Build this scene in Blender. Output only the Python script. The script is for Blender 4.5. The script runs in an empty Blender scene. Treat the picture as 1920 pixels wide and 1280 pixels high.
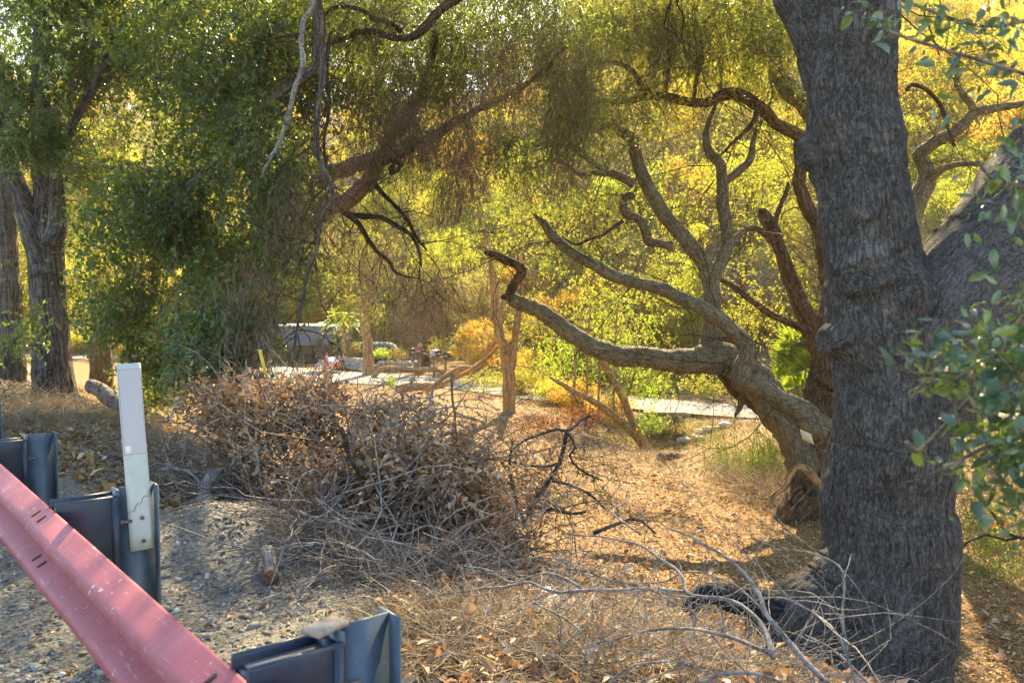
import bpy, math
import numpy as np
from mathutils import Vector, Matrix
rng = np.random.default_rng(7)
R = math.radians
scene = bpy.context.scene
COL = scene.collection
# ------------------------------------------------------------------ camera, sky, sun, exposure
PITCH = R(3.2)
EYE = 1.5
FPX = 1600.0
cam_d = bpy.data.cameras.new('camera'); cam = bpy.data.objects.new('camera', cam_d); COL.objects.link(cam)
cam.location = (0, 0, EYE); cam.rotation_euler = (R(90) - PITCH, 0, 0)
cam_d.sensor_width = 36; cam_d.lens = 30.0; cam_d.clip_start = 0.05; cam_d.clip_end = 1000
cam_d.dof.use_dof = True; cam_d.dof.focus_distance = 7.5; cam_d.dof.aperture_fstop = 5.6
scene.camera = cam
SUN_EL, SUN_AZ = R(37), R(7)
w = bpy.data.worlds.new('World'); scene.world = w; w.use_nodes = True
nt = w.node_tree; nt.nodes.clear()
sky = nt.nodes.new('ShaderNodeTexSky'); sky.sky_type = 'NISHITA'; sky.sun_disc = False
sky.sun_elevation = SUN_EL; sky.sun_rotation = SUN_AZ; sky.air_density = 1.0; sky.dust_density = 1.0
bg = nt.nodes.new('ShaderNodeBackground'); bg.inputs['Strength'].default_value = 0.105
wo = nt.nodes.new('ShaderNodeOutputWorld')
nt.links.new(sky.outputs[0], bg.inputs[0]); nt.links.new(bg.outputs[0], wo.inputs[0])
sun_d = bpy.data.lights.new('sun', 'SUN'); sun = bpy.data.objects.new('sun', sun_d); COL.objects.link(sun)
sun_d.energy = 5.0; sun_d.angle = R(0.5); sun_d.color = (1.0, 0.80, 0.50)
SV = Vector((math.sin(SUN_AZ)*math.cos(SUN_EL), math.cos(SUN_AZ)*math.cos(SUN_EL), math.sin(SUN_EL)))
sun.rotation_euler = SV.to_track_quat('Z', 'Y').to_euler(); sun.location = SV*60
scene.view_settings.view_transform = 'Standard'; scene.view_settings.look = 'None'
scene.view_settings.exposure = 2.5; scene.view_settings.gamma = 1.0
scene.view_settings.use_curve_mapping = False
cy = scene.cycles
cy.max_bounces = 7; cy.diffuse_bounces = 4; cy.glossy_bounces = 2; cy.transmission_bounces = 5; cy.transparent_max_bounces = 4
cy.caustics_reflective = False; cy.caustics_refractive = False
cy.use_denoising = True
try:
    cy.denoiser = 'OPENIMAGEDENOISE'; cy.denoising_input_passes = 'RGB_ALBEDO_NORMAL'; cy.denoising_prefilter = 'NONE'
except Exception: pass
cy.sample_clamp_indirect = 6.0

# ------------------------------------------------------------------ projection helpers (place in the world from the photo)
CP, SP = math.cos(PITCH), math.sin(PITCH)
FW = np.array([0, CP, -SP]); UP = np.array([0, SP, CP]); RT = np.array([1., 0, 0]); CAM = np.array([0, 0, EYE])
def at(px, py, d):
    px, py, d = np.broadcast_arrays(np.asarray(px, float), np.asarray(py, float), np.asarray(d, float))
    return CAM + d[..., None]*(FW + ((px-960)/FPX)[..., None]*RT + ((640-py)/FPX)[..., None]*UP)
# ------------------------------------------------------------------ noise
def _h(x, y, z):
    n = (x.astype(np.int64)*374761393 + y.astype(np.int64)*668265263 + z.astype(np.int64)*2147483647) & 0xffffffff
    n = ((n ^ (n >> 13))*1274126177) & 0xffffffff
    n = ((n ^ (n >> 16))*2246822519) & 0xffffffff
    return ((n ^ (n >> 15)) & 0xffff)/65535.0
def vnoise(p):
    i = np.floor(p); f = p-i; u = f*f*(3-2*f); i = i.astype(np.int64); r = 0
    for a in (0, 1):
        wx = u[..., 0] if a else 1-u[..., 0]
        for b in (0, 1):
            wy = u[..., 1] if b else 1-u[..., 1]
            for c in (0, 1):
                wz = u[..., 2] if c else 1-u[..., 2]
                r = r + wx*wy*wz*_h(i[..., 0]+a, i[..., 1]+b, i[..., 2]+c)
    return r*2-1
def fbm(p, o=4):
    r = 0; a = 1.; s = 0
    for k in range(o):
        r = r + a*vnoise(p*(2.03**k)+k*17.3); s += a; a *= .5
    return r/s
def n2(x, y, f, o=3):
    return fbm(np.stack([x*f, y*f, np.zeros_like(x)+3.7], -1), o)
# ------------------------------------------------------------------ terrain
RD = np.array([-.636, .772]); RN = np.array([.772, .636])      # guard rail direction, and normal towards the basin
U_ = np.array([-50, 1.9, 2.7, 3.5, 4.8, 6.5, 8.0, 10.0, 13., 400])
H_ = np.array([0, 0, -.10, -.30, -.88, -1.6, -2.1, -2.4, -2.5, -2.5])
YBX = np.array([-90, -30, -8, 2, 6, 12, 25, 90]); YBY = np.array([70, 66, 62, 58, 42, 35.5, 33, 33])
def hill_start(x): return np.interp(x, YBX, YBY)
def ground(x, y):
    x = np.asarray(x, float); y = np.asarray(y, float)
    u = x*RN[0]+y*RN[1]
    uu = u + .35*n2(x, y, .35, 2)*np.clip((u-2)/3, 0, 1)
    h = np.interp(uu, U_, H_)
    b = at(430, 930, 5.3); h = h + .20*np.exp(-(((x-b[0])/.55)**2+((y-b[1])/.5)**2))
    b = at(620, 990, 5.0); h = h + .10*np.exp(-(((x-b[0])/.6)**2+((y-b[1])/.4)**2))
    h = h + .07*n2(x, y, .8, 3)*np.clip((u-1.6)/2, 0, 1)*np.clip((30-y)/8, .15, 1)
    h = h + .018*n2(x, y, 5., 2)*np.clip((u-1.2)/1, 0, 1)*np.clip((20-y)/8, 0, 1)
    # creek dip under the culvert and the sunny bank right of it
    h = h - .9*np.exp(-(((x-4.5)/1.8)**2+((y-25.)/2.6)**2))
    h = h + .55*np.exp(-(((x-6.6)/1.8)**2+((y-21.5)/2.6)**2))
    e = np.maximum(0, y-hill_start(x)); h = h + .44*e + .9*n2(x, y, .09, 3)*np.clip(e/6, 0, 1)
    return h
def gpt(x, y, dz=0.): return np.array([x, y, float(ground(x, y))+dz])
def hit(px, py):
    "point on the terrain seen at a photo pixel"
    s = np.concatenate([np.linspace(1, 12, 400), np.linspace(12.03, 120, 1500)])
    P = at(px, py, s); g = ground(P[:, 0], P[:, 1]); k = np.argmax(P[:, 2] < g)
    return P[k], s[k]
# ------------------------------------------------------------------ mesh helpers
def mk(name, V, F, mat, parent=None, fattr=None, vattr=None, smooth=False, pvattr=None):
    V = np.asarray(V, np.float32).reshape(-1, 3); F = np.asarray(F, np.int32)
    me = bpy.data.meshes.new(name); me.vertices.add(len(V)); me.vertices.foreach_set('co', V.ravel())
    k = F.shape[1]; me.loops.add(F.size); me.loops.foreach_set('vertex_index', F.ravel())
    me.polygons.add(len(F)); me.polygons.foreach_set('loop_start', np.arange(0, F.size, k, dtype=np.int32))
    me.update(calc_edges=True)
    if smooth: me.polygons.foreach_set('use_smooth', np.ones(len(F), bool))
    if fattr is not None:
        a = me.attributes.new('rnd', 'FLOAT', 'FACE'); a.data.foreach_set('value', np.asarray(fattr, np.float32))
    if pvattr is not None:
        for kk, vv in pvattr.items():
            a = me.attributes.new(kk, 'FLOAT', 'POINT'); a.data.foreach_set('value', np.asarray(vv, np.float32))
    if vattr is not None:
        a = me.attributes.new('bk', 'FLOAT_VECTOR', 'POINT'); a.data.foreach_set('vector', np.asarray(vattr, np.float32).ravel())
    if mat is not None: me.materials.append(mat)
    o = bpy.data.objects.new(name, me); COL.objects.link(o)
    if parent is not None:
        o.parent = parent; o.matrix_parent_inverse = Matrix.Translation(-parent.location) if parent.type == 'EMPTY' and parent.rotation_euler.z == 0 else parent.matrix_basis.inverted()
    return o
def tag(o, label, cat, group=None):
    o['label'] = label; o['category'] = cat
    if group: o['group'] = group
    return o
def struct(o): o['kind'] = 'structure'; return o
def stuff(o): o['kind'] = 'stuff'; return o
def thing(name, label, cat, loc=(0, 0, 0), group=None):
    o = bpy.data.objects.new(name, None); o.empty_display_size = .2; COL.objects.link(o); o.location = Vector([float(c) for c in loc])
    return tag(o, label, cat, group)
def dup(root, loc, rz=0, scale=1., label=None, group=None):
    r = root.copy(); COL.objects.link(r); r.location = loc; r.rotation_euler = (0, 0, rz)
    r.scale = (scale,)*3 if not hasattr(scale, '__len__') else scale
    if label: r['label'] = label
    if group: r['group'] = group
    for ch in list(root.children):
        c = ch.copy(); COL.objects.link(c); c.parent = r
        for g in list(ch.children):
            d = g.copy(); COL.objects.link(d); d.parent = c
    return r
def nrm(v): return v/np.maximum(np.linalg.norm(v, axis=-1, keepdims=True), 1e-9)
def spline(P, n):
    "Catmull-Rom through rows of P (any width), evenly spaced by length"
    P = np.asarray(P, float)
    if len(P) == 2: t = np.linspace(0, 1, n)[:, None]; return P[0]*(1-t)+P[1]*t
    Q = np.vstack([2*P[0]-P[1], P, 2*P[-1]-P[-2]]); out = []
    for i in range(len(P)-1):
        a, b, c, d = Q[i:i+4]; t = np.linspace(0, 1, 16, endpoint=False)[:, None]
        out.append(.5*((2*b)+(-a+c)*t+(2*a-5*b+4*c-d)*t*t+(-a+3*b-3*c+d)*t**3))
    O = np.vstack(out+[P[-1:]]); L = np.r_[0, np.cumsum(np.linalg.norm(np.diff(O[:, :3], axis=0), axis=1))]
    s = np.linspace(0, L[-1], n); return np.stack([np.interp(s, L, O[:, k]) for k in range(O.shape[1])], -1)
def frames(C):
    T = nrm(np.gradient(C, axis=0)); n0 = np.cross(T[0], [0.31, .2, .93]); n0 = n0/np.linalg.norm(n0); N = [n0]
    for i in range(1, len(C)):
        v = N[-1]-T[i]*np.dot(N[-1], T[i]); N.append(v/np.linalg.norm(v))
    N = np.array(N); return T, N, np.cross(T, N)
def tube(C, rad, sides, amp=0., seed=0., lump=.08, cap=True, flat=None, knots=()):
    "swept tube with bark relief; returns V, F(quads), bark coordinates"
    n = len(C); T, N, B = frames(C); a = np.linspace(0, 2*np.pi, sides, endpoint=False)
    ca, sa = np.cos(a)[None], np.sin(a)[None]; rr = np.asarray(rad)[:, None]
    S = np.r_[0, np.cumsum(np.linalg.norm(np.diff(C, axis=0), axis=1))][:, None]
    bk = np.stack([ca*rr+0*S, sa*rr+0*S, S+0*ca+seed*3.1], -1)
    r = rr*(1+lump*fbm(bk/np.maximum(rr[..., None], .02)*np.array([.9, .9, .5])+seed, 2))
    if amp:
        q = bk*np.array([1, 1, .16]); f = 1/(amp*8); wp = .35*fbm(bk*f*.25+3, 2)[..., None]
        g1 = np.clip(1-np.abs(fbm(q*f+seed+wp, 3))*5.5, 0, 1); g2 = np.clip(1-np.abs(fbm(q*f*2.3+seed+31+wp, 2))*5, 0, 1)
        crack = np.clip(1-np.abs(fbm(bk*np.array([.35, .35, 1.5])*f*.5+9+wp, 2))*14, 0, 1)*(vnoise(bk*f*.3+40) > -.1)
        r = r + amp*(.55*fbm(q*f*3.1+7, 3)+.5*fbm(bk*f*.4+2, 2)) - amp*(.95*g1+.35*g2+.6*crack)
    D = N[:, None]*ca[..., None]+B[:, None]*sa[..., None]
    V = C[:, None]+D*r[..., None]
    for kp, kr, ka in knots:
        dd = np.linalg.norm(V-np.asarray(kp), axis=-1); ring = np.exp(-(dd/kr)**2)*(1+.35*np.cos(dd/kr*9))
        V = V + D*(ka*ring)[..., None]
    i = np.arange(n-1)[:, None]*sides; j = np.arange(sides)[None]; j2 = (j+1) % sides
    F = np.stack([i+j, i+j2, i+sides+j2, i+sides+j], -1).reshape(-1, 4)
    V = V.reshape(-1, 3); bk = bk.reshape(-1, 3)
    if cap:
        k = len(V); V = np.vstack([V, C[0]-T[0]*0*rad[0], C[-1]+T[-1]*rad[-1]*.35]); bk = np.vstack([bk, bk[0], bk[-1]])
        jj = np.arange(sides); e = (n-1)*sides
        F = np.vstack([F, np.stack([jj, np.full(sides, k), np.full(sides, k), (jj+1) % sides], -1)[:0]])
        Fc = np.stack([e+jj, e+(jj+1) % sides, np.full(sides, k+1)], -1); Fb = np.stack([(jj+1) % sides, jj, np.full(sides, k)], -1)
        tri = np.vstack([Fc, Fb])
    else: tri = np.zeros((0, 3), int)
    T3 = np.vstack([F[:, [0, 1, 2]], F[:, [0, 2, 3]], tri])
    return V, T3, bk
class Bag:
    "collects triangles for ONE object"
    def __init__(s): s.V = []; s.F = []; s.A = []; s.K = []; s.n = 0
    def add(s, V, F, a=None, bk=None):
        V = np.asarray(V, float).reshape(-1, 3); F = np.asarray(F, int)
        if F.size and F.shape[1] == 4: F = np.vstack([F[:, [0, 1, 2]], F[:, [0, 2, 3]]]); a = None if a is None else np.tile(a, 2)
        s.V.append(V); s.F.append(F+s.n); s.A.append(np.full(len(F), .5) if a is None else np.broadcast_to(a, (len(F),)))
        s.K.append(V if bk is None else bk); s.n += len(V); return s
    def obj(s, name, mat, parent=None, smooth=False):
        return mk(name, np.vstack(s.V), np.vstack(s.F), mat, parent, fattr=np.concatenate(s.A), vattr=np.vstack(s.K), smooth=smooth)
def box(c, sx, sy, sz, ax=None):
    c = np.asarray(c, float); X, Y, Z = (np.eye(3) if ax is None else np.asarray(ax))
    P = [c+X*sx/2*i+Y*sy/2*j+Z*sz/2*k for i in (-1, 1) for j in (-1, 1) for k in (-1, 1)]
    return np.array(P), np.array([[0, 1, 3, 2], [4, 6, 7, 5], [0, 4, 5, 1], [2, 3, 7, 6], [0, 2, 6, 4], [1, 5, 7, 3]])
def prism(poly, z0, z1, o, X, Y, Z):
    "extrude a 2D polygon (a list in the X,Y plane) along Z, fan caps"
    poly = np.asarray(poly, float); n = len(poly); o, X, Y, Z = map(np.asarray, (o, X, Y, Z))
    b = o+poly[:, :1]*X+poly[:, 1:]*Y; V = np.vstack([b+Z*z0, b+Z*z1]); j = np.arange(n); j2 = (j+1) % n
    F = np.vstack([np.stack([j, j2, j2+n], -1), np.stack([j, j2+n, j+n], -1)])
    k = np.arange(1, n-1); F = np.vstack([F, np.stack([0*k, k+1, k], -1), np.stack([0*k+n, k+n, k+n+1], -1)])
    return V, F
def batch_twigs(P, Rr, sides=3):
    "many thin limbs at once: P (m,k,3), Rr (m,k)"
    m, k, _ = P.shape; T = nrm(np.gradient(P, axis=1)); ref = nrm(rng.normal(size=(m, 1, 3)))
    N = nrm(np.cross(T, ref)); B = np.cross(T, N); a = np.linspace(0, 2*np.pi, sides, endpoint=False)
    V = P[:, :, None]+(N[:, :, None]*np.cos(a)[:, None]+B[:, :, None]*np.sin(a)[:, None])*Rr[:, :, None, None]
    base = (np.arange(m)*k*sides)[:, None, None]; i = (np.arange(k-1)*sides)[None, :, None]; j = np.arange(sides)[None, None]; j2 = (j+1) % sides
    q = np.stack([base+i+j, base+i+j2, base+i+sides+j2, base+i+sides+j], -1).reshape(-1, 4)
    return V.reshape(-1, 3), np.vstack([q[:, [0, 1, 2]], q[:, [0, 2, 3]]])
def leaves(C, D, Nn, L, W, fold=.25, curl=0.):
    "leaf blades, two folded triangles each: base C, direction D, normal Nn"
    D = nrm(D); S = nrm(np.cross(D, Nn)); Nn = np.cross(S, D); L = np.asarray(L)[:, None]; W = np.asarray(W)[:, None]
    tip = C+D*L-Nn*L*curl; mid = C+D*L*.45
    l = mid+S*W*.5+Nn*W*fold; r = mid-S*W*.5+Nn*W*fold
    V = np.stack([C, tip, l, r], 1).reshape(-1, 3); b = np.arange(len(C))[:, None]*4
    F = np.concatenate([b+np.array([[0, 1, 2]]), b+np.array([[0, 3, 1]])], 1).reshape(-1, 3)
    return V, F
def rdir(n, down=0.):
    v = nrm(rng.normal(size=(n, 3))); v[:, 2] -= down; return nrm(v)
# ------------------------------------------------------------------ materials
def M(name):
    m = bpy.data.materials.new(name); m.use_nodes = True; t = m.node_tree; t.nodes.clear()
    o = t.nodes.new('ShaderNodeOutputMaterial'); return m, t, o
def N_(t, typ, **k):
    n = t.nodes.new(typ)
    for a, b in k.items(): setattr(n, a, b)
    return n
def ramp(t, fac, stops, interp='LINEAR'):
    r = N_(t, 'ShaderNodeValToRGB'); r.color_ramp.interpolation = interp; e = r.color_ramp.elements
    while len(e) < len(stops): e.new(.5)
    for el, (p, c) in zip(e, stops): el.position = p; el.color = (*c, 1) if len(c) == 3 else c
    t.links.new(fac, r.inputs[0]); return r.outputs[0]
def noise(t, vec, scale, detail=4, rough=.6, dist=0.):
    n = N_(t, 'ShaderNodeTexNoise'); n.inputs['Scale'].default_value = scale; n.inputs['Detail'].default_value = detail
    n.inputs['Roughness'].default_value = rough; n.inputs['Distortion'].default_value = dist
    if vec is not None: t.links.new(vec, n.inputs['Vector'])
    return n.outputs['Fac']
def mix(t, f, a, b, mode='MIX'):
    m = N_(t, 'ShaderNodeMix', data_type='RGBA', blend_type=mode)
    for s, v in ((0, f), (6, a), (7, b)):
        if hasattr(v, 'is_linked') or hasattr(v, 'links'): t.links.new(v, m.inputs[s])
        else: m.inputs[s].default_value = v if s == 0 else (*v, 1)
    return m.outputs[2]
def bump(t, h, strength, dist, normal=None):
    b = N_(t, 'ShaderNodeBump'); b.inputs['Strength'].default_value = strength; b.inputs['Distance'].default_value = dist
    t.links.new(h, b.inputs['Height'])
    if normal is not None: t.links.new(normal, b.inputs['Normal'])
    return b.outputs[0]
def pbr(t, o, col, rough=.8, nor=None, metal=0., spec=.5):
    b = N_(t, 'ShaderNodeBsdfPrincipled')
    if hasattr(col, 'links'): t.links.new(col, b.inputs['Base Color'])
    else: b.inputs['Base Color'].default_value = (*col, 1)
    if hasattr(rough, 'links'): t.links.new(rough, b.inputs['Roughness'])
    else: b.inputs['Roughness'].default_value = rough
    b.inputs['Metallic'].default_value = metal; b.inputs['Specular IOR Level'].default_value = spec
    if nor is not None: t.links.new(nor, b.inputs['Normal'])
    t.links.new(b.outputs[0], o.inputs[0]); return b
def leafmat(name, stops, trans, tw=.5, rough=.4, spec=.4, tstops=None, vary=False):
    m, t, o = M(name); a = N_(t, 'ShaderNodeAttribute', attribute_name='rnd'); c = ramp(t, a.outputs['Fac'], stops)
    if tstops: tc = ramp(t, a.outputs['Fac'], tstops)
    if vary:
        oi = N_(t, 'ShaderNodeObjectInfo').outputs['Random']; tint = ramp(t, oi, [(0, (.30, .48, .30)), (.25, (.62, .8, .5)), (.5, (1, 1, .9)), (.8, (1.0, .80, .8)), (1, (1.0, .58, .7))]); c = mix(t, 1., c, tint, 'MULTIPLY'); tc = mix(t, 1., tc, tint, 'MULTIPLY')
    p = N_(t, 'ShaderNodeBsdfPrincipled'); t.links.new(c, p.inputs['Base Color']); p.inputs['Roughness'].default_value = rough
    p.inputs['Specular IOR Level'].default_value = spec
    tr = N_(t, 'ShaderNodeBsdfTranslucent')
    if tstops: t.links.new(tc, tr.inputs[0])
    else: tr.inputs[0].default_value = (*trans, 1)
    mx = N_(t, 'ShaderNodeMixShader'); mx.inputs[0].default_value = tw
    t.links.new(p.outputs[0], mx.inputs[1]); t.links.new(tr.outputs[0], mx.inputs[2]); t.links.new(mx.outputs[0], o.inputs[0]); return m
LEAF_OAK = leafmat('oak_leaf', [(0, (.026, .058, .022)), (.45, (.048, .098, .032)), (.8, (.09, .14, .035)), (.955, (.11, .13, .03)), (.975, (.30, .17, .03))], None, .42, .32, .8,
                   [(0, (.18, .30, .03)), (.6, (.36, .46, .04)), (.955, (.50, .48, .04)), (.98, (.6, .3, .04))])
LEAF_MID = leafmat('canopy_leaf', [(0, (.035, .06, .015)), (.5, (.06, .09, .02)), (.9, (.10, .12, .025)), (.95, (.14, .14, .03)), (.975, (.25, .12, .03))], None, .5, .5, .3,
                   [(0, (.24, .30, .03)), (.5, (.44, .45, .035)), (.93, (.62, .54, .04)), (.97, (.7, .30, .05))])
LEAF_FAR = leafmat('hillside_leaf', [(0, (.05, .07, .015)), (.5, (.09, .11, .02)), (.9, (.14, .14, .03)), (.96, (.28, .13, .04)), (1, (.25, .08, .03))], None, .56, .55, .25,
                   [(0, (.38, .42, .04)), (.5, (.72, .68, .06)), (.9, (.88, .74, .08)), (.96, (.8, .34, .06)), (1, (.7, .2, .05))], vary=True)
LEAF_SAGE = leafmat('scrub_leaf', [(0, (.07, .085, .035)), (.6, (.12, .12, .05)), (1, (.20, .15, .08))], None, .4, .7, .2,
                    [(0, (.34, .34, .08)), (.6, (.5, .42, .10)), (1, (.6, .4, .16))])
LEAF_BRIGHT = leafmat('bright_leaf', [(0, (.05, .12, .015)), (1, (.12, .20, .02))], None, .5, .4, .4, [(0, (.35, .60, .03)), (1, (.65, .75, .04))])
LEAF_DARK = leafmat('dark_evergreen', [(0, (.012, .035, .014)), (1, (.03, .06, .02))], None, .25, .5, .3, [(0, (.06, .12, .02)), (1, (.16, .2, .03))])
LEAF_DEAD = leafmat('dead_leaf', [(0, (.11, .055, .025)), (.3, (.22, .125, .06)), (.5, (.33, .22, .12)), (.75, (.47, .37, .25)), (.93, (.58, .50, .38)), (1, (.44, .2, .06))], None, .22, .6, .25,
                    [(0, (.3, .12, .04)), (.6, (.5, .28, .12)), (1, (.6, .25, .06))])
LEAF_RUST = leafmat('rust_leaf', [(0, (.16, .05, .02)), (1, (.32, .13, .04))], None, .35, .7, .2, [(0, (.5, .15, .03)), (1, (.7, .3, .06))])
LITTER = leafmat('leaf_litter', [(0, (.08, .038, .015)), (.3, (.19, .10, .035)), (.6, (.35, .22, .085)), (.88, (.56, .42, .21)), (1, (.70, .60, .42))], None, .12, .65, .2, [(0, (.4, .2, .05)), (1, (.5, .3, .1))])
STRAW = leafmat('dry_straw', [(0, (.20, .14, .08)), (.5, (.42, .33, .19)), (1, (.64, .55, .38))], None, .25, .6, .25, [(0, (.5, .35, .12)), (1, (.7, .55, .25))])
GRASS = leafmat('green_grass', [(0, (.08, .14, .02)), (1, (.2, .26, .04))], None, .45, .5, .3, [(0, (.4, .55, .05)), (1, (.75, .75, .1))])
def barkmat(name, dark, mid, light, scale=1., bs=.6, bd=.02, streak=.25, patch=None, contrast=1., foot=None):
    m, t, o = M(name); a = N_(t, 'ShaderNodeAttribute', attribute_name='bk')
    mp = N_(t, 'ShaderNodeMapping'); mp.inputs['Scale'].default_value = (1, 1, streak); t.links.new(a.outputs['Vector'], mp.inputs[0])
    f1 = noise(t, mp.outputs[0], 46*scale, 7, .72, .25); f2 = noise(t, a.outputs['Vector'], 3*scale, 5, .65); f3 = noise(t, a.outputs['Vector'], 170*scale, 4, .65)
    mp2 = N_(t, 'ShaderNodeMapping'); mp2.inputs['Scale'].default_value = (1, 1, streak*.6); t.links.new(a.outputs['Vector'], mp2.inputs[0])
    mp3 = N_(t, 'ShaderNodeMapping'); mp3.inputs['Scale'].default_value = (.5, .5, 1.7); t.links.new(a.outputs['Vector'], mp3.inputs[0])
    line = [(.44, (1, 1, 1)), (.495, (0, 0, 0)), (.505, (0, 0, 0)), (.56, (1, 1, 1))]
    e1 = ramp(t, noise(t, mp2.outputs[0], 24*scale, 4, .6, .2), line); e2 = ramp(t, noise(t, mp3.outputs[0], 10*scale, 5, .65, .4), [(.48, (1, 1, 1)), (.498, (0, 0, 0)), (.502, (0, 0, 0)), (.52, (1, 1, 1))])
    k_ = .17/contrast; c = ramp(t, f1, [(max(.02, .5-k_), dark), (.5, mid), (min(.98, .5+k_*.95), light)])
    if patch: c = mix(t, ramp(t, f2, [(.52, (0, 0, 0)), (.68, (.7, .7, .7))]), c, patch)
    else: c = mix(t, .35, c, ramp(t, f2, [(.3, dark), (.7, light)]))
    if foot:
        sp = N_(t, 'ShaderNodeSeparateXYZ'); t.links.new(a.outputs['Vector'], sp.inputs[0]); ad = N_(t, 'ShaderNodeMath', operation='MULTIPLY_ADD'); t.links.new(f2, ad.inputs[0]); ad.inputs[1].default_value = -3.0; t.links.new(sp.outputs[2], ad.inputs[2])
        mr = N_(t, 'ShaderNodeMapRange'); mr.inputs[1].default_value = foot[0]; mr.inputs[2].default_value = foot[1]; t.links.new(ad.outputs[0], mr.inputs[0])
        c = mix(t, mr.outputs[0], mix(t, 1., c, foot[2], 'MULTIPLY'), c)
    c = mix(t, .58*contrast, c, e1, 'MULTIPLY'); c = mix(t, .55*contrast, c, e2, 'MULTIPLY')
    n = bump(t, f1, bs, bd); n = bump(t, e1, bs*.8, bd*.7, n); n = bump(t, e2, bs*.6, bd*.6, n); n = bump(t, f3, bs*.5, bd*.25, n)
    pbr(t, o, c, .88, n, spec=.2); return m
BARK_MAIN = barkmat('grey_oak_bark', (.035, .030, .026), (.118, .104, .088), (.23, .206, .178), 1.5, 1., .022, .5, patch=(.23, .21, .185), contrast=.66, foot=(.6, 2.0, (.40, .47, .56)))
BARK_LIMB = barkmat('grey_limb_bark', (.045, .039, .033), (.12, .105, .09), (.21, .19, .165), 1.6, .9, .012, .7, patch=(.17, .155, .135), contrast=.5)
BARK_SUN = barkmat('smooth_oak_bark', (.075, .062, .036), (.17, .145, .085), (.26, .22, .14), 1., .6, .013, .3, patch=(.23, .20, .125))
BARK_ROUGH = barkmat('rough_brown_bark', (.045, .027, .014), (.14, .085, .042), (.27, .17, .085), .8, 1., .03, .22)
BARK_LEFT = barkmat('furrowed_bark', (.05, .042, .036), (.14, .115, .095), (.26, .21, .17), .6, .9, .02, .15)
BARK_FAR = barkmat('tan_trunk_bark', (.24, .13, .05), (.46, .27, .11), (.60, .40, .19), .5, .5, .02, .15)
BARK_DARK = barkmat('dark_limb_bark', (.03, .02, .013), (.08, .052, .033), (.15, .10, .065), .8, .8, .02, .25)
TWIG_BROWN = barkmat('brown_twig', (.11, .07, .04), (.19, .125, .075), (.27, .19, .12), 1, .2, .002, .5)
TWIG_GREY = barkmat('grey_dead_twig', (.15, .13, .11), (.26, .235, .205), (.40, .37, .33), 1, .2, .002, .5)
TWIG_TAN = barkmat('tan_dead_twig', (.13, .085, .055), (.24, .17, .115), (.36, .27, .19), 1, .2, .002, .5)
WOOD_GREY = barkmat('weathered_wood', (.10, .085, .075), (.24, .21, .19), (.42, .385, .35), 1.2, .7, .01, .12)
WOOD_CUT = barkmat('cut_wood_end', (.12, .07, .035), (.22, .13, .07), (.33, .21, .12), 2, .4, .004, 1.)
CHAR = barkmat('charred_bark', (.012, .012, .013), (.035, .035, .038), (.09, .09, .095), 1., 1., .02, .3)
def simple(name, col, rough=.6, var=.25, scale=12, bd=.002, metal=0., spec=.5, bs=.3):
    m, t, o = M(name); tc = N_(t, 'ShaderNodeTexCoord').outputs['Object']; f = noise(t, tc, scale, 5, .65)
    lo = tuple(c*(1-var) for c in col); hi = tuple(min(1, c*(1+var)) for c in col)
    c = ramp(t, f, [(.3, lo), (.7, hi)]); pbr(t, o, c, rough, bump(t, f, bs, bd), metal, spec); return m
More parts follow.
